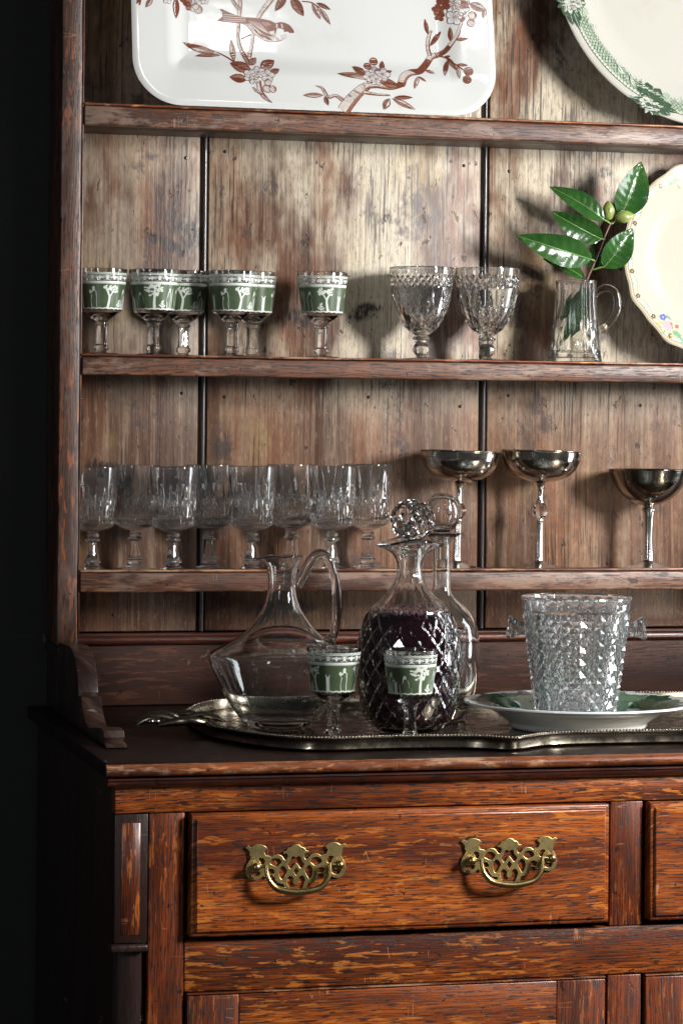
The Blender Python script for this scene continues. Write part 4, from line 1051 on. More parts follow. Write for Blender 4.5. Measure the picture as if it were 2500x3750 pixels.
IB = thing_px('ice_bucket', 2106, 2600, YPL, ZT + fz + .0040, 'pressed glass ice bucket with diamond facets and two knob handles', 'ice bucket')
HB = 440
rb = lambda z: 138 + (196 - 138) * (z / HB) ** .95
zs = list(np.linspace(6, 382, 18))
V, Fc, bot, top = lattice_data(rb, zs, 24, 6.0, 0, 3.2)
cap_loop(V, Fc, bot, [(rb(6) - 8, 1), (rb(6) - 14, 0), (100, 0), (60, 5), (0, 6)], 24)
NSB = 120; rows = []
rp_ = [(rb(390) + 1, 390), (rb(396) + 2, 396), (rb(414) + 1, 414), (rb(426) + 2, 425), (rb(430) + 4, 430), (rb(432) + 2, 436), (rb(432) - 3, 438), (rb(432) - 9, 436), (rb(414) - 14, 414), (rb(380) - 13, 380), (rb(250) - 13, 250), (rb(120) - 13, 120), (rb(40) - 14, 40), (rb(25) - 26, 24), (60, 20)]
for q_, (r, z) in enumerate(rp_):
    row = []
    for i in range(NSB):
        t = 2 * PI * i / NSB; rr = r - (3.0 * abs(math.sin(t * 12)) if q_ in (1, 2) else 0); V.append((rr * math.cos(t), rr * math.sin(t), z)); row.append(len(V) - 1)
    rows.append(row)
for a, b in zip(rows[:-1], rows[1:]):
    for i in range(NSB): Fc.append((a[i], a[(i + 1) % NSB], b[(i + 1) % NSB], b[i]))
V.append((0, 0, 20)); ce = len(V) - 1
for i in range(NSB): Fc.append((rows[-1][i], rows[-1][(i + 1) % NSB], ce))
off = 0 if (len(zs) - 1) % 2 == 0 else .5
for i in range(24):
    a, b = top[i], top[(i + 1) % 24]; j = int(math.floor((i + off) * 5)); r0 = rows[0]
    Fc += [(a, r0[(j + 1) % NSB], r0[j % NSB]), (a, r0[(j + 2) % NSB], r0[(j + 1) % NSB]), (a, b, r0[(j + 3) % NSB], r0[(j + 2) % NSB]), (b, r0[(j + 4) % NSB], r0[(j + 3) % NSB]), (b, r0[(j + 5) % NSB], r0[(j + 4) % NSB])]
link('bucket_body', mesh(V, Fc, 10), M['glass_ice'], IB)
for sx in (-1, 1):
    kn = [(0, -6), (25, -6), (24, 0), (24, 12), (29, 30), (36, 44), (43, 54), (44, 60), (41, 66), (30, 67), (16, 60), (0, 58)]
    v1, f1 = lathe_data(kn, 8); r0 = rb(316) - 1
    rotm = Matrix.Rotation(PI / 8, 4, 'Z'); v1 = [rotm @ Vector(p) for p in v1]
    mt = Matrix.Translation((sx * r0, 0, 318)) @ Matrix.Rotation(sx * PI / 2 - sx * .12, 4, 'Y')
    me = mesh([mt @ Vector(p) for p in v1], f1, 20); link('knob_handle', me, M['glass_ice'], IB)
IB.rotation_euler = (0, 0, -PSI); IB.scale = IB.scale * 1.025
# ------------------------------------------------------------------ plates leaning on the rack
def leaning(u, vb, Yb, zb, Yt, h):
    """frame of a plate that stands on zb at Yb and leans back to Yt over height h: origin at its foot centre"""
    ang = math.asin(min(.6, (Yt - Yb) / h)); ez = Vector((0, math.sin(ang), math.cos(ang))); en = Vector((0, -math.cos(ang), math.sin(ang)))
    return Vector((at(u, vb, Yb).x, Yb, zb)), ez, en

def plate_root(name, o, ez, en):
    r = empty(name); mt = Matrix((Vector((1, 0, 0)), ez, en)).transposed().to_4x4(); mt.translation = o; r.matrix_world = mt; return r
# local axes: x right, y up the plate, z towards the viewer

def sdfrect(x, y, hx, hy, r):
    qx, qy = abs(x) - (hx - r), abs(y) - (hy - r)
    return r - math.hypot(max(qx, 0), max(qy, 0)) - min(max(qx, qy), 0)       # depth inside the edge
# --- big rectangular platter
kP = kpx(1157, .04)
HX, HY, RC = 680 * kP, 515 * kP, 175 * kP
o, ez, en = leaning(1157, 430, .030, ZS1 + .0003, .092, 2 * HY)
PT = plate_root('bird_platter', o + ez * HY, ez, en); tag(PT, 'large white platter with brown bird and blossom branches, leaning on the top shelf', 'platter')
d0, d1 = 118 * kP, 215 * kP
def ph(d):                                       # height of the glazed face as a function of depth inside the edge
    if d < .006: return .0135 + .0015 * math.sin(min(1, d / .006) * PI / 2)
    if d < d0: return .015 - .0035 * (d - .006) / (d0 - .006)
    if d < d1:
        t = (d - d0) / (d1 - d0); return .0115 - .0085 * (t * t * (3 - 2 * t))
    return .0030
def rr_loop(d, n=14):
    hx, hy, r = HX - d, HY - d, max(RC - d, .002); out = []
    for cx_, cy_, a0 in ((hx - r, hy - r, 0), (-hx + r, hy - r, PI / 2), (-hx + r, -hy + r, PI), (hx - r, -hy + r, 3 * PI / 2)):
        for i in range(n + 1): a = a0 + PI / 2 * i / n; out.append((cx_ + r * math.cos(a), cy_ + r * math.sin(a)))
    return out
ds = [0.0, .001, .0025, .0045, .006] + list(np.linspace(.010, d0, 7)) + list(np.linspace(d0, d1, 14))[1:] + [d1 + .006]
V = []; n_ = None; rows = []
def addrow(pts, z):
    rows.append(list(range(len(V), len(V) + len(pts)))); V.extend([(p[0], p[1], z if not callable(z) else z(p)) for p in pts])
for d in [d1 + .01, d1 - .004]: addrow(rr_loop(d), -.0055)
addrow(rr_loop(d0), .0045); addrow(rr_loop(.010), .0088); addrow(rr_loop(.0015), .0105); addrow(rr_loop(0), .0120)
for d in ds: addrow(rr_loop(d), ph(d))
Fc = []
for a, b in zip(rows[:-1], rows[1:]):
    for i in range(len(a)): Fc.append((a[i], a[(i + 1) % len(a)], b[(i + 1) % len(a)], b[i]))
Fc.append(tuple(rows[0][::-1])); Fc.append(tuple(rows[-1]))
link('china', mesh(V, Fc, 60), M['china'], PT)
mi = PT.matrix_world.inverted()
def pxl(u, v):                                   # photo pixel -> plan of the platter
    p = mi @ on_plane(u, v, PT.matrix_world.translation + en * .008, en); return (p.x, p.y)
def newprint(): return Print(lambda x, y, l: (x, y, ph(sdfrect(x, y, HX, HY, RC)) + l * 2.0))
BP = newprint()
def Z1(x, y): return pxl(480 + x / 2.3403, y / 2.3403)            # zoom of the left half
def Z2(x, y): return pxl(1080 + x / 2.0103, y / 2.0103)           # zoom of the right half
def leaf(a, b, wd, Z, half=True, bend=0.0, dark='br_d', lightm='br_l'):
    A, B = Z(*a), Z(*b); w_ = wd * kP / 2.2
    outl_, mid, up, dn = lens(A, B, w_, bend); BP.poly(outl_, dark)
    if half:
        # pale blade inside a dark outline, one half hatched
        o3, *_ = lens(tuple(np.array(A) * .93 + np.array(B) * .07), tuple(np.array(A) * .06 + np.array(B) * .94), w_ * .70, bend); BP.poly(o3, lightm)
        BP.poly(mid + dn[-2:0:-1], 'br_m'); 
    else:
        o3, *_ = lens(tuple(np.array(A) * .95 + np.array(B) * .05), tuple(np.array(A) * .05 + np.array(B) * .95), w_ * .80, bend); BP.poly(o3, 'br_m'); BP.poly(mid + up[-2:0:-1], 'br_d')
    BP.strip(mid, w_ * .07, 'br_d')
def branch(pts, wid, Z, shade=True):
    q = cat([Z(*p) for p in pts], 5); n2_ = len(q)
    ww = [np.interp(i / (n2_ - 1), np.linspace(0, 1, len(wid)), wid) * kP / 2.2 for i in range(n2_)] if isinstance(wid, (list, tuple)) else [wid * kP / 2.2] * n2_
    BP.strip(q, [x * 1.18 + .0003 for x in ww], 'br_d'); 
    if shade:
        qs = [(p[0] - x * .14, p[1] + x * .10) for p, x in zip(q, ww)]; BP.strip(qs, [x * .80 for x in ww], 'br_l'); BP.strip([(p[0] + x * .30, p[1] - x * .22) for p, x in zip(q, ww)], [x * .30 for x in ww], 'br_m')
def petal(c, r, Z, k=5, a0=0.0, col='pw', sq=1.0):
    cx_, cy_ = Z(*c); r *= kP / 2.2
    for i in range(k):
        a = a0 + 2 * PI * i / k; e = (cx_ + r * math.cos(a), cy_ + r * math.sin(a) * sq)
        o1, m1, *_ = lens((cx_, cy_), e, r * .82, 0, peak=.62); BP.poly(o1, 'br_d')
        o2_, m2, u2, dn2 = lens((cx_ + (e[0] - cx_) * .05, cy_ + (e[1] - cy_) * .05), (cx_ + (e[0] - cx_) * .93, cy_ + (e[1] - cy_) * .93), r * .66, 0, peak=.62); BP.poly(o2_, col)
        BP.strip(m2[1:6], r * .05, 'br_m')
    BP.poly([(cx_ + r * .2 * math.cos(t), cy_ + r * .2 * math.sin(t)) for t in [j * .785 for j in range(8)]], 'br_m')
def bud(c, r, Z, a0=0.0):
    cx_, cy_ = Z(*c); r *= kP / 2.2
    for s_, mt in ((1.0, 'br_d'), (.84, 'br_l')):
        BP.poly([(cx_ + r * s_ * math.cos(t), cy_ + r * s_ * math.sin(t)) for t in [j * PI / 7 for j in range(14)]], mt)
    BP.strip([(cx_ + r * .7 * math.cos(a0 + t), cy_ + r * .7 * math.sin(a0 + t)) for t in (-.9, -.5, 0, .5, .9)], r * .35, 'br_m')
# left spray behind the bird
branch([(935, -70), (945, 20), (935, 120), (925, 300), (945, 400), (985, 480), (1015, 545)], [26, 26, 26, 24, 26, 30, 34], Z1)
branch([(860, -60), (890, 10), (938, 70)], [22, 22, 26], Z1)
branch([(1230, -40), (1160, 50), (1100, 140), (1060, 260), (1045, 360), (1020, 480)], [34, 32, 28, 26, 26, 28], Z1)
branch([(1035, 285), (990, 305), (950, 325)], 9, Z1, False)
branch([(890, 525), (810, 470), (740, 435)], [10, 8, 6], Z1, False)
leaf((740, 435), (450, 353), 62, Z1, bend=.05); leaf((775, 465), (555, 472), 40, Z1, bend=-.04); leaf((890, 520), (865, 325), 48, Z1)
leaf((1030, 610), (850, 535), 105, Z1, False); leaf((1010, 560), (1078, 485), 60, Z1); leaf((1110, 590), (1232, 508), 92, Z1); leaf((1180, 640), (1270, 593), 56, Z1, False)
leaf((990, 690), (840, 668), 78, Z1, False)
petal((1085, 625), 62, Z1, 5, .5); petal((1020, 655), 66, Z1, 5, 1.2); petal((1165, 655), 62, Z1, 5, .2); petal((1050, 690), 50, Z1, 4, .9)
bud((1160, 770), 38, Z1, 1.2); bud((1205, 775), 32, Z1, .2); bud((1165, 715), 30, Z1, 2)
branch([(1085, 700), (1100, 790), (1140, 850), (1195, 895)], [34, 32, 26, 8], Z1); branch([(1120, 815), (1065, 790), (1037, 757)], [24, 18, 8], Z1)
BP.build('blossom_print', PT); BP = newprint(); BP.z = .00004
# bird
wing = [(980, 140), (1010, 137), (1060, 140), (1130, 150), (1200, 165), (1240, 185), (1262, 225), (1245, 268), (1215, 300), (1170, 295), (1120, 270), (1070, 225), (1020, 180)]
tail = [(985, 135), (920, 122), (850, 95), (785, 66), (768, 66), (792, 92), (792, 130), (745, 168), (800, 176), (900, 186), (1005, 196), (1030, 185)]
belly = [(960, 192), (1000, 215), (1040, 262), (1085, 300), (1140, 335), (1190, 352), (1250, 350), (1300, 338), (1330, 310), (1350, 280), (1380, 258), (1340, 200), (1262, 220), (1180, 280), (1080, 225), (1020, 190)]
head = [(1225, 205), (1245, 188), (1280, 178), (1320, 182), (1360, 200), (1385, 225), (1402, 252), (1406, 266), (1375, 272), (1350, 262), (1310, 240), (1270, 230), (1235, 235)]
BP.poly([Z1(*p) for p in belly], 'br_d'); cb = np.mean(belly, 0)
BP.poly([Z1(*(np.array(p) * .975 + cb * .025 + np.array((0, -3)))) for p in belly], 'br_l')
for p_, q_ in (((1090, 270), (1150, 320)), ((1120, 275), (1195, 335)), ((1060, 235), (1105, 290)), ((1160, 295), (1220, 340))): leaf(p_, q_, 16, Z1, False)
BP.poly([Z1(*p) for p in tail], 'br_d'); BP.poly([Z1(*p) for p in wing], 'br_d')
for y_ in (108, 126, 144, 160): BP.strip([Z1(800, y_ + 6), Z1(900, y_ + 12), Z1(990, y_ + 8)], .0006, 'br_l')
for i in range(5): BP.strip([Z1(1010 + i * 22, 165 + i * 4), Z1(1080 + i * 20, 215 + i * 8), Z1(1150 + i * 12, 262 + i * 5)], .0005, 'br_l')
BP.poly([Z1(*p) for p in [(1120, 180), (1180, 178), (1210, 200), (1160, 215)]], 'br_m'); BP.poly([Z1(*p) for p in [(1190, 262), (1235, 250), (1232, 285), (1205, 288)]], 'br_l')
BP.poly([Z1(*p) for p in head], 'br_d'); BP.poly([Z1(*p) for p in [(1290, 190), (1305, 195), (1312, 228), (1298, 232)]], 'br_l'); BP.poly([Z1(*p) for p in [(1250, 195), (1262, 192), (1262, 228), (1250, 228)]], 'br_l')
BP.poly([Z1(*p) for p in [(1262, 240), (1300, 240), (1345, 262), (1368, 274), (1345, 290), (1330, 320), (1290, 335), (1240, 340), (1235, 315), (1258, 275)]], 'pw')
BP.poly([Z1(1328 + 15 * math.cos(t), 254 + 10 * math.sin(t)) for t in [j * PI / 4 for j in range(8)]], 'br_d'); BP.poly([Z1(*p) for p in [(1365, 258), (1408, 262), (1400, 272), (1365, 272)]], 'br_d')
for i in range(5): BP.strip([Z1(1290 + i * 12, 290 - i * 2), Z1(1300 + i * 9, 335 - i * 4)], .0005, 'br_m')
for i in range(4): BP.strip([Z1(1240 + i * 9, 300 + i * 5), Z1(1262 + i * 9, 342)], .0005, 'br_m')
BP.build('bird_print', PT); BP = newprint()
# top left fragments
leaf((390, -30), (388, 158), 58, Z1); leaf((180, -10), (120, 78), 44, Z1); leaf((80, -20), (40, 50), 30, Z1, False); branch([(60, -30), (75, 10), (65, 60)], 8, Z1, False)
petal((310, 0), 44, Z1, 5, .3); petal((480, -15), 58, Z1, 5, .8); petal((525, 35), 56, Z1, 5, .1); bud((585, 70), 36, Z1, .5); bud((560, 45), 30, Z1, 2); petal((600, -10), 46, Z1, 5, .6); petal((640, -10), 40, Z1, 5, .2)
BP.build('blossom_print', PT); BP = newprint()
# top middle leaves
leaf((1340, -60), (1243, 85), 66, Z1, False); leaf((1380, -40), (1487, 127), 84, Z1, False); leaf((135, 10), (195, 132), 50, Z2); leaf((165, 10), (270, 62), 40, Z2, False); leaf((190, 50), (268, 172), 40, Z2); branch([(60, 0), (130, 10), (190, 50)], 7, Z2, False)
BP.build('leaf_print', PT); BP = newprint()
# branch along the bottom right
branch([(345, 830), (395, 760), (470, 680), (525, 640)], [86, 84, 70, 60], Z2); branch([(520, 640), (600, 640), (700, 650), (790, 625)], [44, 34, 40, 40], Z2); branch([(775, 632), (800, 570), (850, 535), (920, 520), (975, 460), (1010, 410), (1060, 395), (1110, 370), (1150, 320), (1190, 260), (1215, 180), (1250, 80), (1280, -20)], [56, 54, 50, 48, 46, 44, 36, 32, 28, 24, 20, 16, 14], Z2)
branch([(1000, 400), (985, 340), (990, 270), (1012, 215)], [30, 26, 24, 12], Z2); branch([(500, 690), (590, 705), (690, 712)], [26, 18, 10], Z2); branch([(345, 750), (290, 715), (235, 725), (195, 660), (148, 640)], [28, 22, 24, 18, 5], Z2)
leaf((200, 712), (52, 712), 46, Z2); leaf((210, 722), (235, 790), 38, Z2, False); leaf((720, 728), (858, 728), 38, Z2, False); leaf((705, 735), (872, 820), 52, Z2); leaf((685, 735), (640, 820), 60, Z2)
leaf((540, 570), (308, 545), 54, Z2, False); leaf((520, 550), (425, 485), 66, Z2, False); leaf((560, 590), (390, 560), 34, Z2); leaf((610, 590), (760, 652), 78, Z2, False); leaf((640, 520), (650, 438), 46, Z2, False); leaf((640, 545), (715, 520), 40, Z2, False)
petal((590, 530), 58, Z2, 5, .4); petal((640, 550), 72, Z2, 5, 0); petal((545, 570), 60, Z2, 5, .7); petal((590, 592), 56, Z2, 5, .3); bud((585, 445), 36, Z2, 1.5); bud((538, 482), 32, Z2, .5)
leaf((985, 245), (962, 130), 36, Z2, False); leaf((1002, 330), (1080, 222), 40, Z2, False); leaf((1145, 305), (1140, 200), 38, Z2, False); leaf((1180, 300), (1265, 292), 32, Z2, False); leaf((1120, 415), (1185, 522), 36, Z2, False); leaf((1125, 440), (1100, 560), 40, Z2); leaf((1185, 480), (1265, 490), 28, Z2, False); leaf((1190, 490), (1205, 588), 30, Z2); leaf((1100, 415), (1145, 412), 22, Z2, False)
branch([(1060, 405), (1110, 420), (1180, 480), (1235, 525)], [9, 8, 7, 6], Z2, False); bud((1268, 535), 40, Z2, 0); bud((1258, 595), 36, Z2, 1); leaf((960, 512), (1030, 540), 32, Z2); leaf((905, 565), (870, 662), 36, Z2); leaf((905, 565), (960, 608), 22, Z2, False)
petal((1160, 30), 92, Z2, 6, .2); petal((1215, 60), 76, Z2, 5, .9); petal((1060, 65), 56, Z2, 5, .4); petal((1170, 130), 76, Z2, 5, .1); petal((1070, 115), 46, Z2, 4, .5); bud((1295, 125), 38, Z2, .2); bud((1285, 180), 36, Z2, 1.2); petal((1225, 130), 40, Z2, 4, .3)
leaf((1275, 35), (1395, 95), 76, Z2); leaf((1385, 80), (1370, 150), 40, Z2); petal((1090, -20), 70, Z2, 5, .3); petal((1240, -20), 60, Z2, 5, .3)
BP.build('branch_print', PT)

# --- round plates
def round_plate(name, uc, vc, Rpx, Yb, Yt, zs_, lab, mat, profile, scal=None, ct='plate'):
    k_ = kpx(uc, .05); R_ = Rpx * k_
    o, ez, en = leaning(uc, vc, Yb, zs_ + .0003, Yt, 2 * R_); c_ = o + ez * R_
    r = plate_root(name, c_, ez, en); tag(r, lab, ct)
    face = interp([(h, q * R_) for q, h in profile])
    pr = [(0, profile[0][1] - .006), (R_ * .60, profile[0][1] - .006), (R_ * .63, profile[0][1] - .0085), (R_ * .66, profile[0][1] - .005), (R_ * .97, profile[-1][1] - .0050), (R_ * .995, profile[-1][1] - .0035), (R_, profile[-1][1] - .0012)] + [(q * R_, h) for q, h in profile[::-1]] + [(0, profile[0][1])]
    if pr[-1][0] == pr[-2][0] == 0: pr.pop()
    dsp = None if scal is None else (lambda t, rr, z, i: (rr * (1 + scal(t) * min(1, max(0, rr / R_ - .72) / .28)), z))
    link('china', lathe(pr, 160, dsp, angle=50), mat, r)
    return r, R_, face, k_
# green-bordered plate, top right
PRF = [(0, 0.0), (.70, 0.0), (.76, .0015), (.82, .0070), (.88, .0100), (.95, .0120), (.985, .0128), (.997, .0120)]
G, RG, fg, kg = round_plate('green_border_plate', 2606, -112, 591, .036, .088, ZS1, 'large round plate with green flowered border, cut off by the top right corner', M['aged'], PRF)
mg = G.matrix_world.inverted(); gn = (G.matrix_world.to_3x3() @ Vector((0, 0, 1)))
GP = Print(lambda x, y, l: (x, y, fg(math.hypot(x, y)) + l * 2.0))
def polar(q, t): return (q * RG * math.cos(t), q * RG * math.sin(t))
def ringstrip(P_, q0, q1, mat, n=200, t0=0, t1=2 * PI, RR=None):
    RR = RR or RG
    for i in range(n):
        a, b = t0 + (t1 - t0) * i / n, t0 + (t1 - t0) * (i + 1) / n
        P_.poly([(q0 * RR * math.cos(a), q0 * RR * math.sin(a)), (q1 * RR * math.cos(a), q1 * RR * math.sin(a)), (q1 * RR * math.cos(b), q1 * RR * math.sin(b)), (q0 * RR * math.cos(b), q0 * RR * math.sin(b))], mat)
ringstrip(GP, .868, .953, 'gr_m', 180)
ringstrip(GP, .949, .953, 'gr_d', 180); ringstrip(GP, .868, .8715, 'gr_d', 180); ringstrip(GP, .880, .8815, 'gr_d', 180)
for i in range(240):
    t = 2 * PI * i / 240; c_ = polar(.942, t); GP.poly([(c_[0] + .0019 * math.cos(a), c_[1] + .0019 * math.sin(a)) for a in [j * PI / 4 for j in range(8)]], 'gr_w')
    c_ = polar(.864, t + .01); GP.poly([(c_[0] + .0019 * math.cos(a), c_[1] + .0019 * math.sin(a)) for a in [j * PI / 3 for j in range(6)]], 'gr_l'); GP.poly([(c_[0] + .0011 * math.cos(a), c_[1] + .0011 * math.sin(a)) for a in [j * PI / 3 for j in range(6)]], 'gr_w')
for i in range(220):
    t = 2 * PI * i / 220
    for s_ in (1, -1): GP.strip([polar(.884, t), polar(.910, t + s_ * .022), polar(.934, t + s_ * .045)], .00045, 'gr_d')
def gz(x, y):
    p = mg @ on_plane(2000 + x / 3.136, y / 3.136, G.matrix_world.translation + gn * .011, gn); return (p.x, p.y)
def gflower(c, r, k_, a0=0, w=.5, mid='gr_m'):
    r *= kg / 3.136
    for i in range(k_):
        a = a0 + 2 * PI * i / k_; e = (c[0] + r * math.cos(a), c[1] + r * math.sin(a))
        o1, *_ = lens(c, e, r * w * 1.2, peak=.6); GP.poly(o1, 'gr_d'); o2_, m2, *_ = lens(c, (c[0] + (e[0] - c[0]) * .95, c[1] + (e[1] - c[1]) * .95), r * w, peak=.6); GP.poly(o2_, 'gr_w'); GP.strip(m2[:5], r * .05, 'gr_l')
    GP.poly([(c[0] + r * .2 * math.cos(t), c[1] + r * .2 * math.sin(t)) for t in [j * .785 for j in range(8)]], mid)
def gleaf(a, b, wd, mt='gr_d'):
    o1, mid, up, dn = lens(a, b, wd * kg / 3.136); GP.poly(o1, mt); GP.strip(mid, .0006, 'gr_l' if mt == 'gr_d' else 'gr_d')
def bouquet(rot):
    ca, sa = math.cos(rot), math.sin(rot)
    def g(x, y):
        p = gz(x, y); return (p[0] * ca - p[1] * sa, p[0] * sa + p[1] * ca)
    for a, b, w_, mt in (((1180, 1180), (920, 1110), 80, 'gr_d'), ((1150, 1100), (1030, 990), 70, 'gr_d'), ((1180, 1180), (1060, 1200), 90, 'gr_d'), ((1250, 1200), (1440, 1215), 90, 'gr_d'), ((1250, 1230), (1420, 1330), 90, 'gr_d'), ((1200, 1230), (1280, 1330), 90, 'gr_d'), ((1330, 1080), (1430, 1095), 60, 'gr_m'), ((1330, 1100), (1425, 1180), 60, 'gr_m'), ((1180, 970), (1235, 1000), 40, 'gr_l'), ((1110, 960), (1035, 940), 50, 'gr_d'), ((1150, 990), (1090, 905), 40, 'gr_l'), ((1150, 1240), (1060, 1150), 90, 'gr_d'), ((1330, 1230), (1500, 1300), 60, 'gr_d')):
        gleaf(g(*a), g(*b), w_, mt)
    gflower(g(1195, 1170), 165, 11, .2, .34); gflower(g(1160, 1010), 72, 5, .3, .8); gflower(g(1275, 1065), 66, 5, .9, .8)
    for a, b, w_ in (((960, 880), (1010, 1010), 40), ((980, 890), (1055, 885), 34), ((890, 770), (960, 830), 34), ((880, 850), (815, 760), 60), ((860, 760), (790, 690), 36), ((1530, 1160), (1470, 1130), 50), ((1540, 1140), (1600, 1120), 40)): gleaf(g(*a), g(*b), w_, 'gr_l')
    GP.strip([g(1090, 960), g(970, 885), g(870, 780)], .0006, 'gr_m'); GP.strip([g(1380, 1120), g(1480, 1190), g(1540, 1160)], .0006, 'gr_m')
    gflower(g(920, 900), 26, 4, 0, .7)
for r_ in (0, -.86, .86, 1.72, 2.6, 3.5, 4.4): bouquet(r_)
GP.build('green_transfer_print', G)

# scalloped cream plate, middle right
NL = 12
scal = lambda t: .012 * math.cos(NL * (t + .12)) + .006 * math.cos(2 * NL * (t + .12))
PRC = [(0, 0.0), (.58, 0.0), (.64, .0012), (.70, .0060), (.74, .0085), (.90, .0130), (.975, .0150), (.995, .0145)]
CP, RCp, fc, kc = round_plate('scalloped_plate', 2650, 957, 381, .038, .088, ZS2, 'cream scalloped plate with blue and gold border and rose spray beside the jug', M['cream'], PRC, scal)
mc = CP.matrix_world.inverted(); cn = (CP.matrix_world.to_3x3() @ Vector((0, 0, 1)))
CPp = Print(lambda x, y, l: (x, y, fc(math.hypot(x, y) / (1 + scal(math.atan2(y, x)) * min(1, max(0, math.hypot(x, y) / RCp - .72) / .28))) + l * 2.0))
def cpol(q, t): f = 1 + scal(t); return (q * RCp * f * math.cos(t), q * RCp * f * math.sin(t))
NQ = 360
CPp.strip([cpol(.955, 2 * PI * i / NQ) for i in range(NQ + 1)], .0009, 'gold'); CPp.strip([cpol(.985, 2 * PI * i / NQ) for i in range(NQ + 1)], .0006, 'gold')
for i in range(NL * 2):
    t0 = 2 * PI * i / (NL * 2) - .12; w_ = 2 * PI / (NL * 2)
    q_ = 7 if i % 2 else 9
    pts = [cpol(.950, t0 + w_ * f) for f in np.linspace(.08, .92, 10)] + [cpol(.950 - .040 * math.sin(PI * f) ** .6, t0 + w_ * f) for f in np.linspace(.92, .08, 10)]
    CPp.poly(pts, 'blue')
    CPp.strip([cpol(.948 - .044 * math.sin(PI * f) ** .6, t0 + w_ * f) for f in np.linspace(.04, .96, 14)], .0008, 'gold')
    for cf in (.28, .5, .72):
        c_ = cpol(.930, t0 + w_ * cf); CPp.strip([(c_[0] + .0021 * math.cos(a), c_[1] + .0021 * math.sin(a)) for a in [j * .7 + i for j in range(8)]], .0006, 'gold' if cf != .5 else 'blk')
    c_ = cpol(.925, t0)
    for j in range(6):
        a = j * PI / 3; e = (c_[0] + .0022 * math.cos(a), c_[1] + .0022 * math.sin(a)); CPp.poly([(e[0] + .0011 * math.cos(b), e[1] + .0011 * math.sin(b)) for b in [m_ * PI / 3 for m_ in range(6)]], 'blk')
    CPp.poly([(c_[0] + .0011 * math.cos(b), c_[1] + .0011 * math.sin(b)) for b in [m_ * PI / 3 for m_ in range(6)]], 'gold')
def cz(x, y):
    p = mc @ on_plane(2200 + x / 3.0167, 560 + y / 3.0167, CP.matrix_world.translation + cn * .011, cn); return (p.x, p.y)
def blob(c, r, mt, sq=1, a0=0, n=10): 
    r *= kc / 3.0167; CPp.poly([(c[0] + r * math.cos(a), c[1] + r * sq * math.sin(a)) for a in [j * 2 * PI / n + a0 for j in range(n)]], mt)
def cspray(rot):
    ca, sa = math.cos(rot), math.sin(rot)
    def g(x, y):
        p = cz(x, y); return (p[0] * ca - p[1] * sa, p[0] * sa + p[1] * ca)
    for a, b, w_ in (((700, 1960), (655, 2000), 34), ((790, 1960), (820, 2030), 30), ((820, 1960), (890, 2100), 34), ((680, 1830), (625, 1800), 22), ((730, 1830), (715, 1780), 16), ((770, 1850), (735, 1790), 20), ((640, 1930), (595, 1870), 18), ((760, 1990), (735, 2010), 22), ((840, 2020), (885, 2020), 24)):
        o1, *_ = lens(g(*a), g(*b), w_ * kc / 3.0167); CPp.poly(o1, 'egr')
    for a in range(5): blob(g(680 + 24 * math.cos(a * 1.257), 1815 + 24 * math.sin(a * 1.257)), 17, 'navy')
    blob(g(680, 1815), 9, 'yel')
    for a in range(5): blob(g(632 + 12 * math.cos(a * 1.257), 1890 + 18 * math.sin(a * 1.257)), 11, 'yel')
    blob(g(728, 1915), 62, 'pink'); blob(g(745, 1905), 44, 'rose'); blob(g(738, 1915), 30, 'pink'); blob(g(730, 1922), 17, 'gr_w'); blob(g(770, 1930), 20, 'rose')
    for a in range(5): blob(g(836 + 14 * math.cos(a * 1.257), 1918 + 14 * math.sin(a * 1.257)), 9, 'rose')
    blob(g(836, 1918), 6, 'yel'); blob(g(665, 1970), 13, 'yel'); blob(g(765, 2025), 11, 'yel')
for r_ in (0, -2.05, 2.1): cspray(r_)
CPp.build('enamel_border', CP)

# ------------------------------------------------------------------ small glass jug with water and a camellia sprig
YJ = .048
JG = thing_px('glass_jug', 2106, 1300, YJ, ZS2, 'small cut-glass jug with handle, half full of water', 'jug', rz=-PSI)
g10 = ngon(10, .9)
jo = prof([(0, 4), (70, 3), (92, 0)], [(92, 0), (97, 4), (95, 20), (88, 84), (82, 150), (77, 220), (75, 288)], [(75, 288), (76, 295), (73, 298.5), (70, 296)], n=6)
ji = prof([(70, 296), (69.5, 285), (71, 220), (76, 150), (81, 84), (84, 44)], [(84, 44), (80, 34), (0, 30)], n=6)
nj = len(jo)
def jd(t, r, z, i):
    if i >= nj or z > 290: return r, z
    f = g10(t)
    if 20 < z < 150:
        a = (t * 10 / (2 * PI) + z / 65) % 1; b = (t * 10 / (2 * PI) - z / 65) % 1
        return r * f - 3.6 * max(0, 1 - min(abs(a - .5), abs(b - .5)) / .13), z
    return r * f, z
dn_ = []
for a, b in zip(jo[:-1], jo[1:]):
    m_ = max(1, int(abs(b[1] - a[1]) / 6)); dn_ += [(a[0] + (b[0] - a[0]) * i / m_, a[1] + (b[1] - a[1]) * i / m_) for i in range(m_)]
dn_.append(jo[-1]); nj = len(dn_)
link('jug_body', lathe(dn_ + ji[1:], 160, jd, angle=26), M['crystal'], JG)
kz = 1 / 1.3067
jp = cat([((x - 1053) * kz, 0, (990 - y) * kz) for x, y in [(1142, 668), (1170, 640), (1205, 632), (1238, 652), (1252, 695), (1246, 745), (1222, 788), (1190, 818), (1163, 836)]], 6)
link('jug_handle', mesh(*sweep_data(jp, [13.5 + (4 * (i / len(jp) > .85)) for i in range(len(jp))], 14), angle=60), M['glass'], JG)
wl = 168
link('water', lathe([(0, 30.8), (79.5, 34.8), (83.2, 44.5), (80.2, 84), (75.2, 150), (74.0, wl), (0, wl)], 64, angle=50), M['water'], JG)

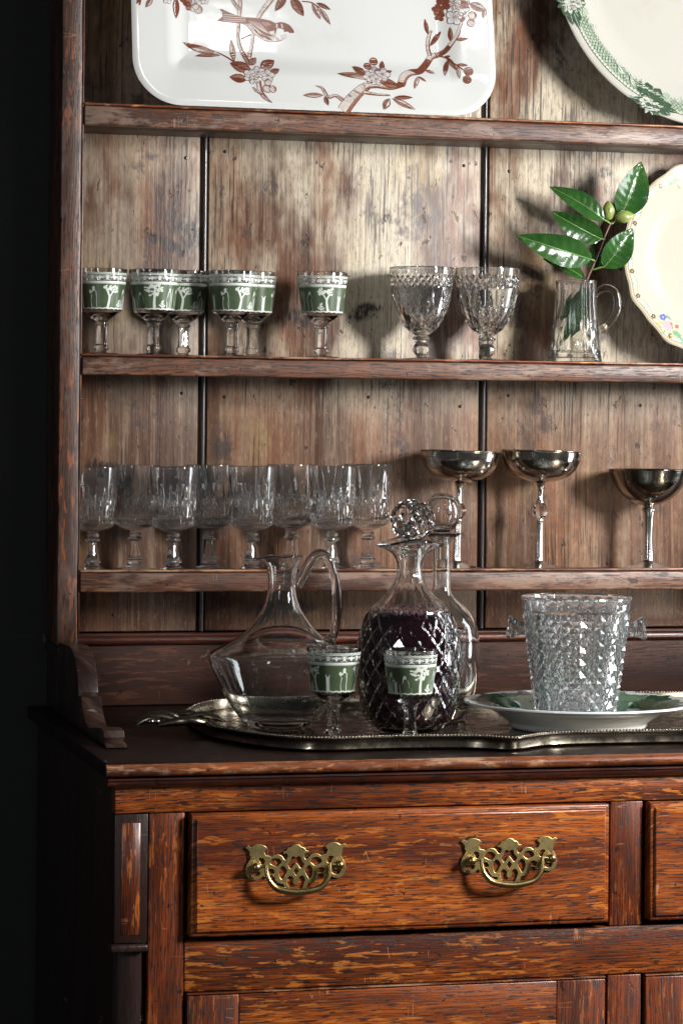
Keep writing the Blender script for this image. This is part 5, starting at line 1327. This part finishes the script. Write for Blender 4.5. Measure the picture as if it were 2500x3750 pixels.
SP = empty('camellia_sprig', at(2106, 1300, YJ)); SP.location.z = ZS2 + .012; tag(SP, 'sprig of glossy green camellia leaves with two buds, standing in the glass jug', 'sprig')
so = SP.location.copy()
def zq(x, y, dy=0.0): return at(1300 + x / 1.3067, 560 + y / 1.3067, YJ + dy) - so
kj = kpx(2106, YJ) / 1.3067
tw = cat([tuple(zq(*p)) for p in [(1040, 850, .004), (1062, 740, .002), (1088, 650, 0), (1110, 597, -.002), (1138, 535, -.004), (1165, 470, -.005), (1190, 405, -.004), (1213, 352, -.004), (1226, 332, -.004)]], 4)
link('twig', mesh(*sweep_data(tw, [.0021 - .0010 * i / len(tw) for i in range(len(tw))], 8), angle=60), M['twig'], SP)
def leaf3d(name, base, tip, wd, tilt=0.0, fold=.25, curl=.15, roll=0.0, stalk=None, nl=34, nw=6):
    wd *= 1.32; base = Vector(base); tip = Vector(tip); d = tip - base; L = d.length; t = d.normalized()
    view = (FWD * -1); n0 = (view - t * view.dot(t)).normalized(); n0 = (Matrix.Rotation(roll, 4, t) @ n0).normalized(); s_ = t.cross(n0)
    V = []; rows = []
    for i in range(nl + 1):
        q = i / nl; h = wd / 2 * (math.sin(PI * min(1, q ** .82)) ** .78 if 0 < q < 1 else 0) * (1 if q < .85 else 1)
        h *= (1 - .25 * q); h = max(h, wd * .012); c_ = base + t * (L * q) + n0 * (curl * L * (4 * q * (1 - q) * .35 - q * q * .25)) 
        row = []
        for j in range(-nw, nw + 1):
            f = j / nw; sr = 1 + (.035 * math.sin(i * PI) if abs(j) == nw else 0) + (.022 * (i % 2) if abs(j) == nw else 0)
            p = c_ + s_ * (h * f * sr) - n0 * (fold * h * (abs(f) ** 1.4)) * -1 + n0 * (.018 * wd * math.sin(q * 9 + f * 3) * abs(f) + .011 * wd * math.sin((q - abs(f) * .10) * 50) * min(1, abs(f) * 3) * (1 - abs(f) ** 4))
            row.append(len(V)); V.append(p)
        rows.append(row)
    Fc = []
    for a, b in zip(rows[:-1], rows[1:]):
        for j in range(len(a) - 1): Fc.append((a[j], a[j + 1], b[j + 1], b[j]))
    # back face gives it thickness
    n_ = len(V); V += [v - n0 * .0005 for v in V[:n_]]
    m_ = len(Fc); Fc += [tuple(i + n_ for i in f[::-1]) for f in Fc[:m_]]
    def edge(a, b): Fc.append((a, b, b + n_, a + n_))
    for r_ in range(nl): edge(rows[r_ + 1][0], rows[r_][0]); edge(rows[r_][-1], rows[r_ + 1][-1])
    for j in range(2 * nw): edge(rows[0][j], rows[0][j + 1]); edge(rows[-1][j + 1], rows[-1][j])
    o = link(name, mesh(V, Fc, 70), M['leaf'], SP)
    rib = [Vector(V[r_[nw]]) + n0 * .0002 for r_ in rows]
    link('midrib', mesh(*sweep_data(rib, [.0007 - .0004 * i / nl for i in range(nl + 1)], 6), angle=60), M['rib'], o)
    if stalk is not None:
        link('leaf_stalk', mesh(*sweep_data([Vector(stalk), (Vector(stalk) + base) / 2 + Vector((0, 0, .0006)), base + t * .002], .0011, 8), angle=60), M['petiole'], o)
leaf3d('leaf', zq(1192, 322, -.010), zq(932, 157, .004), 92 * kj, roll=.35, fold=.30, stalk=zq(1218, 338, -.004))
leaf3d('leaf', zq(1178, 413, -.012), zq(938, 284, -.016), 104 * kj, roll=-.30, fold=.30, stalk=zq(1188, 415, -.004))
leaf3d('leaf', zq(1128, 510, -.012), zq(778, 398, -.022), 122 * kj, roll=-.10, fold=.30, stalk=zq(1148, 520, -.004))
leaf3d('leaf', zq(1268, 302, -.006), zq(1372, 42, -.012), 138 * kj, roll=.30, fold=.35, stalk=zq(1226, 340, -.004))
leaf3d('leaf', zq(1188, 548, -.012), zq(1330, 362, -.018), 118 * kj, roll=.25, fold=.30, stalk=zq(1138, 558, -.004))
leaf3d('leaf', zq(1095, 600, .004), zq(900, 500, .018), 74 * kj, roll=.7, fold=.2)
leaf3d('leaf', zq(1120, 560, .008), zq(1150, 425, .022), 90 * kj, roll=.9, fold=.2)
leaf3d('leaf', zq(1075, 690, .006), zq(990, 800, .012), 70 * kj, roll=.3, fold=.2); leaf3d('leaf', zq(1070, 720, 0), zq(1035, 870, -.010), 60 * kj, roll=-.3, fold=.2)
leaf3d('leaf', zq(1085, 660, .004), zq(1040, 830, .014), 80 * kj, roll=.2, fold=.15); leaf3d('leaf', zq(1060, 760, -.004), zq(1010, 900, -.006), 70 * kj, roll=-.4, fold=.15); leaf3d('leaf', zq(1095, 640, -.004), zq(1105, 790, -.008), 60 * kj, roll=.5, fold=.15)
def bud3d(c, d, L, W):
    d = Vector(d).normalized(); q = d.to_track_quat('Z', 'Y')
    pr = prof([(0, -.5), (.22, -.47), (.40, -.32), (.5, -.08), (.46, .12), (.32, .32), (.14, .46), (0, .52)], n=5)
    v, f = lathe_data([(r * W, z * L) for r, z in pr], 24, lambda t, r, z, i: (r * (1 + .05 * math.cos(3 * t + z * 300)), z))
    b = link('bud', mesh([q @ Vector(p) + Vector(c) for p in v], f, 50), M['bud'], SP)
    for i in range(4):                            # overlapping scales
        a0 = i * PI / 2 + .4; sc_ = []; rows = []
        for a_ in range(6):
            z = (-.45 + a_ * (.5 + .1 * (i % 2)) / 5); wz = .8 * math.cos((a_ / 5) * PI / 2) + .02; row = []
            for b_ in range(-3, 4):
                t = a0 + wz * b_ / 3; rr = float(np.interp(z, [-.5, -.32, -.08, .12, .32, .5], [.1, .40, .5, .46, .32, .05])) * W + .0007; row.append(len(sc_)); sc_.append(q @ Vector((rr * math.cos(t), rr * math.sin(t), z * L)) + Vector(c))
            rows.append(row)
        Fs = [(r1[j], r1[j + 1], r2[j + 1], r2[j]) for r1, r2 in zip(rows[:-1], rows[1:]) for j in range(6)]
        n_ = len(sc_); sc_ += [p + (Vector(c) - p) * .10 for p in sc_]; Fs += [tuple(i_ + n_ for i_ in f_[::-1]) for f_ in Fs]
        link('bud_scale', mesh(sc_, Fs, 60), M['bud'], b)
bud3d(zq(1210, 276, -.008), (-.05, -.1, 1), 92 * kj, 58 * kj); bud3d(zq(1288, 305, -.012), (1, -.2, .16), 92 * kj, 58 * kj)
# ------------------------------------------------------------------ bring things drawn in photo pixels to metres
S0 = .00032; done = set()
for r in [o for o in scene.objects if o.parent is None and 0 < o.scale.x < .01]:
    r.scale = r.scale / S0
    for ch in r.children:
        ch.location = ch.location * S0
        if ch.data.name not in done: done.add(ch.data.name); ch.data.transform(Matrix.Scale(S0, 4))
